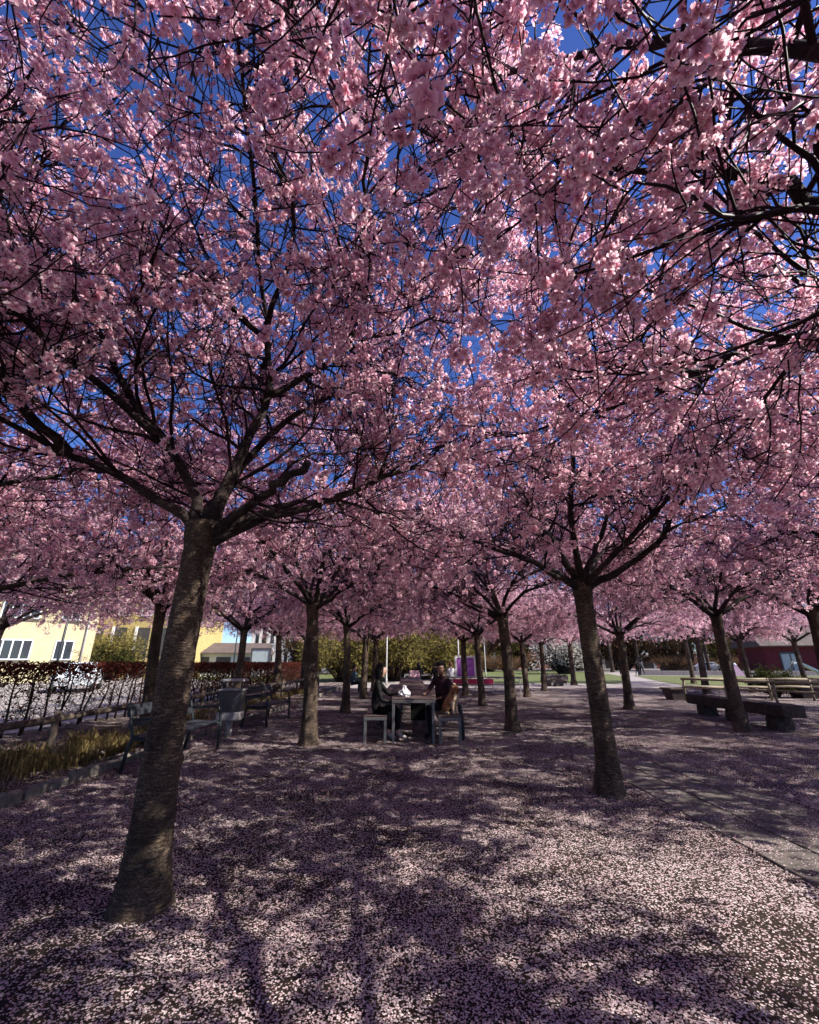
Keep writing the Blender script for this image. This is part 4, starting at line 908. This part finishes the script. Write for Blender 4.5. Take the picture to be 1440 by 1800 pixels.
# ------------------------------------------------------------------ poster, panels and small boards
ps = thing('poster_stand', 'tall purple poster in a white frame', 'poster', (2.95, 24.2, 0), .05)
mb = MB(); mb.box(-.46, .46, -.02, .02, .70, 1.62); mb.build('poster', M['purple'], ps)
for x0, x1, z0, z1 in ((-.56, -.455, .60, 1.72), (.455, .56, .60, 1.72), (-.454, .454, 1.615, 1.72), (-.454, .454, .60, .705)): mb = MB(); mb.box(x0, x1, -.04, .04, z0, z1); mb.build('frame', M['frame'], ps)
for k in range(9): mb = MB(); mb.box(-.36, .1 + .22 * ((k * 7) % 4) / 3, -.024, -.0205, 1.50 - k * .085, 1.525 - k * .085); mb.build('print_line', M['lilac'], ps)
for x in (-.5, .5): mb = MB(); mb.box(x - .025, x + .025, -.03, .03, -.05, .602); mb.build('leg', M['frame'], ps)
for k, (x, lab) in enumerate(((2.55, 'magenta panel under the left half of the purple poster'), (3.25, 'magenta panel right of the trunk under the poster'), (3.95, 'magenta panel at the right end of the row'))):
    o = thing('banner_panel', lab, 'panel', (x, 23.7, 0), 0, 'magenta panels under the poster')
    mb = MB(); mb.box(-.33, .33, -.012, .012, .24, .66); mb.build('panel', M['magenta'], o, bevel=.004)
    for s in (-.3, .3): mb = MB(); mb.box(s - .02, s + .02, .013, .05, -.05, .68); mb.build('post', M['whitesteel'], o)
ab = thing('folding_board', 'small pink folding board beyond the far end of the long table', 'board', (.24, 22.2, 0), .3)
for s in (-1, 1): mb = MB(); mb.prism([(s * .30, 0), (s * .33, 0), (s * .03, 1.02), (0, 1.02)], -.24, .24, 'x'); mb.build('board', M['pinkboard'], ab)

# ------------------------------------------------------------------ right side: stone bench, planters, rail fence, boulder, wall
def rough_box(mb, x0, x1, y0, y1, z0, z1, nx, ny, nz, amp, seed):
    rg = np.random.default_rng(seed); bm = bmesh.new(); bmesh.ops.create_cube(bm, size=1)
    bmesh.ops.subdivide_edges(bm, edges=bm.edges[:], cuts=max(nx, 2), use_grid_fill=True)
    for vt in bm.verts:
        c = vt.co; e = 1 - .025 * (abs(c.x * 2) ** 6 * abs(c.y * 2) ** 6 + abs(c.z * 2) ** 6 * abs(c.y * 2) ** 6 + abs(c.z * 2) ** 6 * abs(c.x * 2) ** 6)
        vt.co = Vector(((x0 + x1) / 2 + c.x * e * (x1 - x0), (y0 + y1) / 2 + c.y * e * (y1 - y0), (z0 + z1) / 2 + c.z * e * (z1 - z0))) + Vector(rg.normal(0, amp, 3))
    vs = [tuple(v.co) for v in bm.verts]; bm.verts.index_update(); fs = [[v.index for v in f.verts] for f in bm.faces]; bm.free(); mb.add(vs, fs); return mb
M['darkstone'] = simple('dark_bench_stone', (0.075, 0.058, 0.054), (0.035, 0.027, 0.026), 0.9, (1, 1, 1), 0.8, nscale=9.0, detail=9, spec=.15)
sb = thing('stone_bench', 'long rough stone bench on blocky feet beside the rail fence', 'bench', (8.3, 12.0, 0), -.03)
MB().box(-.25, .25, -1.85, 1.75, .27, .52).build('seat', M['darkstone'], sb, bevel=.018)
for k, y in enumerate((-1.35, .05, 1.25)): rough_box(MB(), -.19, .19, y - .16, y + .16, -.06, .272, 3, 3, 3, .008, 5 + k).build('foot', M['darkstone'], sb)
def planter(label, x, y, wx, wy, h, rz=0.0):
    o = thing('planter', label, 'planter', (x, y, 0), rz)
    mb = MB(); b = .72
    mb.add([(-wx * b / 2, -wy * b / 2, -.02), (wx * b / 2, -wy * b / 2, -.02), (wx * b / 2, wy * b / 2, -.02), (-wx * b / 2, wy * b / 2, -.02), (-wx / 2, -wy / 2, h), (wx / 2, -wy / 2, h), (wx / 2, wy / 2, h), (-wx / 2, wy / 2, h)],
           [(3, 2, 1, 0), (0, 1, 5, 4), (1, 2, 6, 5), (2, 3, 7, 6), (3, 0, 4, 7), (4, 5, 6, 7)]); mb.build('box', M['rust'], o, bevel=.01)
    mb = MB()
    for a in ((-1, 0), (1, 0), (0, -1), (0, 1)):
        if a[0]: mb.box(a[0] * wx / 2 - .03, a[0] * wx / 2 + .03, -wy / 2 - .03, wy / 2 + .03, h - .03, h + .025)
        else: mb.box(-wx / 2 + .031, wx / 2 - .031, a[1] * wy / 2 - .03, a[1] * wy / 2 + .03, h - .03, h + .022)
    mb.build('rim', M['oldwood'], o)
    mb = MB(); mb.box(-wx / 2 + .04, wx / 2 - .04, -wy / 2 + .04, wy / 2 - .04, h - .02, h + .008); mb.build('earth', M['soil'], o)
    return o
planter('small dark tapered planter at the corner of the rail fence', 10.55, 18.6, .72, .6, .42, .1)
planter('large dark planter beyond the rail fence at the right', 16.6, 19.4, 1.45, .9, .68, -.05)
rail_fence('rail_fence', 'wooden fence of two pale rails enclosing the beds at the right', [(12.9, 14.3), (10.55, 17.9), (24, 18.4)], [.50, .78], M['palewood'], .045, .085, 1.7, 0, .82)
bo = thing('boulder', 'flat topped boulder resting on small stones at the lawn edge', 'boulder', (9.15, 29.3, 0), .1)
rough_box(MB(), -.75, .75, -.4, .4, .16, .62, 5, 5, 4, .04, 21).build('rock', M['stone'], bo)
for k, (x, y) in enumerate(((-.45, 0), (.4, .1), (.05, -.2))): rough_box(MB(), x - .16, x + .16, y - .14, y + .14, -.05, .19, 3, 3, 3, .02, 30 + k).build('prop_stone', M['stone'], bo)
lw = thing('low_wall', 'long low concrete wall behind the right lawn', 'wall', (26, 52.3, 0), -.06)
for k in range(11): mb = MB(); mb.box(k * 2.4 + .01, k * 2.4 + 2.39, -.3, .3, -.1, .47); mb.build('block', M['concrete'], lw, bevel=.02)
# ------------------------------------------------------------------ buildings
def facade_windows(o, spec, y=0.0, frame='frame', deep=.10, mull=True):
    for x0, x1, z0, z1, panes in spec:
        fw = .09; w_ = MB()
        w_.box(x0, x1, y - .06, y + .05, z1 - fw, z1); w_.box(x0, x1, y - .06, y + .05, z0, z0 + fw)
        n = panes; st = (x1 - x0 - fw) / n
        for k in range(n + 1): w_.box(x0 + k * st, x0 + k * st + fw, y - .055, y + .045, z0 + fw + .002, z1 - fw - .002)
        f = w_.build('window', M[frame], o)
        for k in range(n): g = MB(); g.box(x0 + k * st + fw, x0 + k * st + st, y - .03, y - .012, z0 + fw, z1 - fw); g.build('pane', M['glass'], f)
        s_ = MB(); s_.box(x0 - .06, x1 + .06, y - .16, y - .062, z0 - .07, z0 - .005); s_.build('sill', M['darkgrey'], f)
def house(name, label, loc, rz, L, D, H, wall, roof='roofgrey', rh=2.2, over=.35):
    o = thing(name, label, 'building', loc, rz)
    mb = MB(); mb.box(0, L, 0, D, -.3, H); mb.build('wall', M[wall], o)
    mb = MB()
    if rh > 0: mb.prism([(-over, H + .004), (D + over, H + .004), (D + over, H + .12), (D / 2, H + rh), (-over, H + .12)], -over, L + over, 'x')
    else: mb.box(-over, L + over, -over, D + over, H + .004, H + .3)
    mb.build('roof', M[roof], o)
    return o
cb = house('apartment_building', 'cream rendered apartment house with white windows behind the hedge', (-41.2, 24.0, 0), R_(36.9), 20, 10, 9.6, 'cream')
spec = []
for fl in range(3):
    z = 1.55 + fl * 2.95
    for x, wd, pn in ((1.2, 1.1, 2), (4.4, 2.3, 4), (8.6, 1.1, 2), (11.6, 1.3, 2), (14.0, 2.3, 4), (17.6, 1.2, 2)): spec.append((x, x + wd, z, z + 1.45, pn))
facade_windows(cb, spec)
mb = MB(); mb.tube([(19.4, -.1, 0), (19.4, -.1, 9.5)], .06, 8); mb.build('downpipe', M['whitesteel'], cb)
yb = house('apartment_building', 'bright yellow house with tall dark recessed bays behind the hedge', (-31.5, 42, 0), R_(4), 10.6, 9, 8.6, 'yellow')
for k in range(4): mb = MB(); mb.box(1.6 + k * 2.1, 2.7 + k * 2.1, -.05, .1, 0, 4.5); b = mb.build('bay', M['darkgrey'], yb); mb = MB(); mb.box(1.35 + k * 2.1, 1.58 + k * 2.1, -.12, .05, 0, 4.6); mb.build('bay_frame', M['frame'], b)
facade_windows(yb, [(1.6 + k * 2.1, 2.7 + k * 2.1, 5.6, 7.0, 2) for k in range(4)])
lb = house('low_building', 'low pale building with sloping roof behind the litter bin', (-24.5, 46, 0), R_(8), 9, 6, 2.2, 'whitewall', 'roofgrey', 1.2, .5)
for k in range(4): mb = MB(); mb.box(.6 + k * 2.1, 2.0 + k * 2.1, -.05, .1, .4, 1.9); mb.build('opening', M['darkgrey'], lb)
ob_ = house('office_building', 'pale office block with rows of narrow dark windows beyond the hedge', (-26, 74, 0), R_(10), 14, 10, 9.5, 'whitewall', 'roofgrey', 0)
for fl in range(3):
    for k in range(11): mb = MB(); mb.box(.7 + k * 1.2, 1.2 + k * 1.2, -.05, .1, 1.5 + fl * 2.8, 3.0 + fl * 2.8); w_ = mb.build('window', M['glass'], ob_); mb = MB(); mb.box(.64 + k * 1.2, 1.26 + k * 1.2, -.09, -.051, 1.38 + fl * 2.8, 1.48 + fl * 2.8); mb.build('sill', M['frame'], w_)
rb = house('red_house', 'dark red boarded house with white framed window at the right', (41.4, 53, 0), R_(-14), 14, 7, 3.1, 'redwall', 'roofgrey', 3.2, .5)
facade_windows(rb, [(5.2, 7.3, 1.0, 2.1, 1), (9.5, 11, 1.0, 2.1, 2)])
mb = MB(); mb.box(1.4, 3.5, -.06, .1, 0, 2.5); dd = mb.build('door', M['bingrey'], rb)
for k in range(2): mb = MB(); mb.box(1.55 + k * .95, 2.35 + k * .95, -.08, -.061, .3, 2.3); mb.build('pane', M['board'], dd)
mb = MB(); mb.prism([(8.2, 3.5), (9.8, 3.5), (9.8, 4.9), (9, 5.6), (8.2, 4.9)], -.4, 1.5); dm = mb.build('dormer', M['redwall'], rb)
mb = MB(); mb.box(8.5, 9.5, -.46, -.401, 3.7, 4.7); mb.build('window', M['frame'], dm)
pb = house('pavilion', 'long low white roofed pavilion with brick panels far behind the path', (40, 95, 0), R_(-4), 34, 9, 2.9, 'whitewall', 'frame', 0, .7)
for k in range(13): mb = MB(); mb.box(.6 + k * 2.55, 2.6 + k * 2.55, -.06, .1, .2, 2.3); mb.build('panel', M['brick'] if k % 3 else M['darkgrey'], pb)
bb = house('apartment_building', 'distant brick and white apartment block behind the stout trees', (22, 105, 0), R_(2), 16, 10, 9.5, 'brick', 'roofgrey', 0)
facade_windows(bb, [(1 + k * 2.5, 2.6 + k * 2.5, 1.4 + fl * 2.9, 2.9 + fl * 2.9, 2) for k in range(6) for fl in range(3)])
wb = house('apartment_building', 'distant long white block glimpsed behind the slim dark trunk', (6, 112, 0), R_(-3), 14, 10, 8.5, 'whitewall', 'roofgrey', 0)
facade_windows(wb, [(1 + k * 2.2, 2.2 + k * 2.2, 1.4 + fl * 2.7, 2.9 + fl * 2.7, 2) for k in range(6) for fl in range(3)])

# ------------------------------------------------------------------ poles, information board, car, play equipment
def lamp_post(label, x, y, h, mat, r=.05):
    o = thing('lamp_post', label, 'lamp post', (x, y, 0), 0, 'lamp posts')
    mb = MB(); mb.lathe([(r * 1.3, -.05), (r * 1.3, .35), (r, .4), (r * .9, 1.2), (r * .6, h)], 10); mb.build('pole', mat, o)
    mb = MB(); mb.lathe([(.05, h), (.16, h + .08), (.19, h + .22), (.07, h + .34), (.02, h + .37)], 12); mb.build('lamp_head', mat, o)
lamp_post('thin pale lamp post above the seated woman', -1.5, 30, 4.6, M['whitesteel'])
lamp_post('dark lamp post in front of the cream house', -15.4, 20, 4.8, M['iron'], .06)
lamp_post('dark lamp post beside the information board', -11.9, 31, 5.0, M['iron'], .06)
lamp_post('thin pale lamp post on the lawn behind the poster', 7.6, 46, 4.8, M['whitesteel'])
lamp_post('thin pale lamp post beside the slim trunk on the path', 17.4, 37.5, 4.6, M['whitesteel'])
lamp_post('thin pale lamp post rising behind the purple poster', 3.5, 32.5, 4.6, M['whitesteel'])
pp = thing('wooden_post', 'short dark wooden post at the lawn edge left of the stout tree', 'post', (7.85, 31, 0))
mb = MB(); mb.tube([(0, 0, -.1), (.02, 0, 1.0), (-.02, 0, 2.05)], [.085, .08, .075], 9); mb.build('shaft', M['oldwood'], pp)
mb = MB(); mb.lathe([(.095, 2.05), (.10, 2.09), (.03, 2.15)], 9, (-.02, 0, 0)); mb.build('cap', M['oldwood'], pp)
ib = thing('information_board', 'dark framed information board behind the hedge', 'sign board', (-11.1, 34, 0), .05)
mb = MB(); mb.box(-.62, .62, -.03, .03, 1.36, 2.28); mb.build('panel', M['board'], ib)
for x0, x1, z0, z1 in ((-.74, -.62, -.1, 2.4), (.62, .74, -.1, 2.4), (-.62, .62, 2.28, 2.4), (-.62, .62, 1.24, 1.36)): mb = MB(); mb.box(x0 + .001, x1 - .001, -.07, .07, z0, z1); mb.build('frame', M['darkgrey'], ib)
def car(label, loc, rz, paint_):
    o = thing('parked_car', label, 'car', loc, rz); Wd = .86
    prof = [(-2.05, .30), (-2.1, .62), (-1.98, .84), (-1.35, .93), (-.75, 1.38), (.65, 1.42), (1.35, .98), (1.9, .86), (2.08, .62), (2.02, .30)]
    mb = MB(); n = len(prof); vs = []
    for y, k in ((-Wd, 1), (-Wd * .55, 1.0), (Wd * .55, 1.0), (Wd, 1)):
        for x, z in prof: vs.append((x, y * (.84 if z > 1.2 else 1), z))
    fs = [tuple(range(n)), tuple(3 * n + k for k in range(n - 1, -1, -1))] + [(r * n + k, r * n + (k + 1) % n, (r + 1) * n + (k + 1) % n, (r + 1) * n + k) for r in range(3) for k in range(n)]
    mb.add(vs, fs); mb.build('body', M[paint_], o, bevel=.03)
    for s in (-1, 1):
        g = MB(); g.add([(-1.2, s * .845, .98), (1.15, s * .845, 1.0), (.6, s * .755, 1.33), (-.72, s * .755, 1.31)], [(0, 1, 2, 3)]); g.build('side_window', M['glass'], o)
        for x in (-1.3, 1.3):
            g = MB(); g.tube([(x, s * .70, .32), (x, s * .89, .32)], .32, 18); wl = g.build('wheel', M['rubber'], o); g = MB(); g.tube([(x, s * .88, .32), (x, s * .905, .32)], .19, 14); g.build('rim', M['steel'], wl)
        g = MB(); g.box(1.98, 2.09, s * .62 - .16, s * .62 + .16, .60, .74); g.build('headlight', M['frame'], o)
    g = MB(); g.add([(.72, -.66, 1.385), (.72, .66, 1.385), (1.3, .74, 1.02), (1.3, -.74, 1.02)], [(0, 1, 2, 3)]); g.build('windscreen', M['glass'], o)
car('white parked car seen through the bare hedge', (-17.4, 24.4, 0), R_(118), 'carpaint')
car('dark parked car beyond the wall near the play tent', (38.5, 66, 0), R_(-10), 'bingrey')
car('pale parked car beyond the wall left of the play tent', (43.5, 67, 0), R_(-6), 'carpaint')
pt = thing('play_tent', 'small pink and white play tent beyond the low wall', 'tent', (35.6, 50.2, 0), .2)
for k in range(4):
    a0 = k * PI / 2; a1 = a0 + PI / 2; mb = MB(); p0 = (1.0 * math.cos(a0), 1.0 * math.sin(a0), 0); p1 = (1.0 * math.cos(a1), 1.0 * math.sin(a1), 0); mb.add([p0, p1, (.18 * math.cos(a1), .18 * math.sin(a1), 1.15), (.18 * math.cos(a0), .18 * math.sin(a0), 1.15)], [(0, 1, 2, 3)]); mb.build('tent_side', M['magenta'] if k % 2 else M['pinkboard'], pt)
mb = MB(); mb.lathe([(.2, 1.12), (.15, 1.2), (.02, 1.32)], 8); mb.build('tent_cap', M['frame'], pt)
sl = thing('slide', 'pale playground slide in front of the red house', 'slide', (37.6, 44.5, 0), R_(-20))
mb = MB(); mb.prism([(-.2, 1.3), (.2, 1.32), (1.9, .28), (2.5, .24), (2.5, .16), (1.85, .18), (.2, 1.2), (-.2, 1.2)], -.28, .28); mb.build('chute', M['frame'], sl)
for s in (-.3, .3): mb = MB(); mb.prism([(-.2, 1.3), (.2, 1.45), (1.9, .45), (2.5, .4), (2.5, .22), (1.9, .27), (.2, 1.28)], s - .02, s + .02); mb.build('side_rail', M['frame'], sl)
for s in (-.25, .25): mb = MB(); mb.tube([(-.9, s, 0), (-.2, s, 1.5)], .03, 6); mb.build('ladder_rail', M['steel'], sl)
for k in range(5): mb = MB(); mb.tube([(-.78 + k * .14, -.25, .26 + k * .28), (-.78 + k * .14, .25, .26 + k * .28)], .02, 6); mb.build('rung', M['steel'], sl)

# ------------------------------------------------------------------ shrubs and far trees
def shrub_mesh(seed, n, elong, size, leaf):
    rg = np.random.default_rng(seed); nb = 60; B = []; Rr = []; C = []
    for k in range(nb):
        a = rg.uniform(0, 6.28); d = unit(np.array([math.cos(a) * rg.uniform(.1, .7), math.sin(a) * rg.uniform(.1, .7), 1]))
        b = wander(rg, np.array([.1 * math.cos(a), .1 * math.sin(a), 0]), d, rg.uniform(.7, 1.0), 8, .12, rg.uniform(-.10, .02)); B.append(b); Rr.append(np.linspace(.018, .003, 8))
        for q in range(4):
            i = rg.integers(2, 7); c = wander(rg, b[i], side_dir(rg, unit(b[i] - b[i - 1]), .7), rg.uniform(.15, .4), 8, .2, rg.uniform(-.2, .02)); B.append(c); Rr.append(np.linspace(.006, .002, 8))
    B = np.array(B); pts = B[:, 2:].reshape(-1, 3); i = rg.integers(0, len(pts), n); C = pts[i] + rg.normal(0, .045, (n, 3)); C = C[C[:, 2] > .03]
    V, F = leaf_quads(rg, C, size, elong); fol = np_mesh('crown', V, F, M[leaf]); V, F = tubes(B, np.array(Rr), 4); return fol, np_mesh('branches', V, F, M['limb'], True)
SH = {'olive': shrub_mesh(1, 9000, 4.0, .016, 'olive'), 'russet': shrub_mesh(2, 7000, 3.0, .02, 'brownleaf'), 'green': shrub_mesh(3, 4500, 1.6, .05, 'greenleaf'), 'white': shrub_mesh(4, 5000, 1.4, .03, 'whiteleaf')}
def shrub(kind, label, x, y, s, rz, flat=1.0, cat='shrub', group=None):
    o = thing('shrub', label, cat, (x, y, 0), rz, group); o.scale = (s, s, s * flat)
    f, b = SH[kind]; link('branches', b, o)['kind'] = 'stuff'; link('crown', f, o)
olive = [(-5.0, 35, 4.6, 'leftmost olive willow behind the trunks left of the seated woman'), (-3.0, 38, 5.0, 'olive willow directly behind the head of the seated woman'), (-1.0, 36.5, 5.6, 'olive willow left of the pink folding board'),
         (1.0, 40, 6.4, 'tall olive willow over the far end of the long table'), (3.0, 40.5, 4.8, 'olive willow behind the curly haired man')]
for k, (x, y, s, lab) in enumerate(olive): shrub('olive', lab, x, y, s, k * 1.3, .95, 'willow', 'olive willows beyond the tables')
rus = [(9.5, 70, 4.4, 'russet hedge bush at the left end of the far lawn'), (12.5, 71, 4.2, 'russet bush behind the dark trunk of the table tree'), (15.5, 74, 4.0, 'russet bush left of the stout trees on the lawn'), (19.5, 76, 4.2, 'russet bush between the two stout trees'), (25.5, 78, 4.5, 'russet bush behind the old lawn tree'),
       (31, 80, 4.2, 'russet bush behind the walkers'), (38, 66, 4.0, 'russet bush above the left end of the low wall'), (45, 64, 3.8, 'russet bush above the middle of the low wall')]
for k, (x, y, s, lab) in enumerate(rus): shrub('russet', lab, x, y, s, k * 1.7, .62, 'bush', 'russet bushes around the lawn')
far = [(27, 83, 9.5, 'russet', 'tall brown twiggy tree behind the walkers'), (33, 88, 9, 'olive', 'tall olive brown tree left of the pavilion'), (40, 86, 9.5, 'russet', 'tall brown twiggy tree before the pavilion'), (47, 82, 9, 'russet', 'tall brown twiggy tree left of the red house'), (52, 74, 9, 'olive', 'tall olive brown tree behind the red house gable'),
       (60, 66, 9, 'russet', 'tall brown twiggy tree right behind the red house'), (20, 90, 9, 'olive', 'tall olive brown tree behind the white flowering tree'), (13, 88, 9, 'russet', 'tall brown twiggy tree over the russet bushes'), (-9, 58, 8, 'olive', 'tall olive tree behind the hedge end'), (-14, 62, 8, 'russet', 'tall brown twiggy tree right of the office block'), (-33, 52, 7, 'russet', 'tall brown twiggy tree behind the yellow house')]
for k, (x, y, s, kd, lab) in enumerate(far): shrub(kd, lab, x, y, s, k * 2.1, .95, 'tree', 'twiggy trees at the edge of the park')
shrub('white', 'small tree in white flower behind the old lawn tree', 19.5, 58, 6.0, .4, 1.0, 'tree')
shrub('green', 'leafy green shrub growing by the large planter', 15.3, 19.6, 1.25, .3)
shrub('green', 'dark clipped bush before the yellow house', -25.0, 38.5, 3.0, 1.2)
shrub('olive', 'golden creeper bush at the corner of the cream house', -25.6, 38.6, 4.2, 2.2, 1.0)
bt = [(-34, 60, 2.6), (-20, 62, 2.7), (-13, 66, 2.8), (-7, 70, 3.0), (0, 72, 3.1), (7, 78, 2.9), (14, 84, 3.0), (22, 88, 3.0), (30, 86, 2.8), (38, 84, 2.8), (47, 76, 2.7), (30, 68, 1.9), (36, 72, 2.0), (43, 66, 1.9), (56, 72, 2.7)]
where = ['behind the yellow house', 'behind the low pale building', 'right of the pale office block', 'behind the leftmost olive willow', 'behind the tall olive willow', 'behind the thin lawn lamp post', 'over the russet bushes', 'behind the white flowering tree', 'over the walkers', 'left of the white pavilion', 'behind the red house', 'above the low wall end', 'above the middle of the low wall', 'left of the red house gable', 'right of the red house']
for k, ((x, y, s), wh) in enumerate(zip(bt, where)):
    o = thing('bare_tree', 'tall leafless tree with grey brown twigs ' + wh, 'tree', (x, y, 0), k * 1.1, 'leafless trees around the park', s)
    tr, lm, br, cr = KINDS['D' if k % 2 else 'E']
    link('trunk', tr, o)
    for l in lm: link('limb', l, o)
    link('branches', br, o)['kind'] = 'stuff'
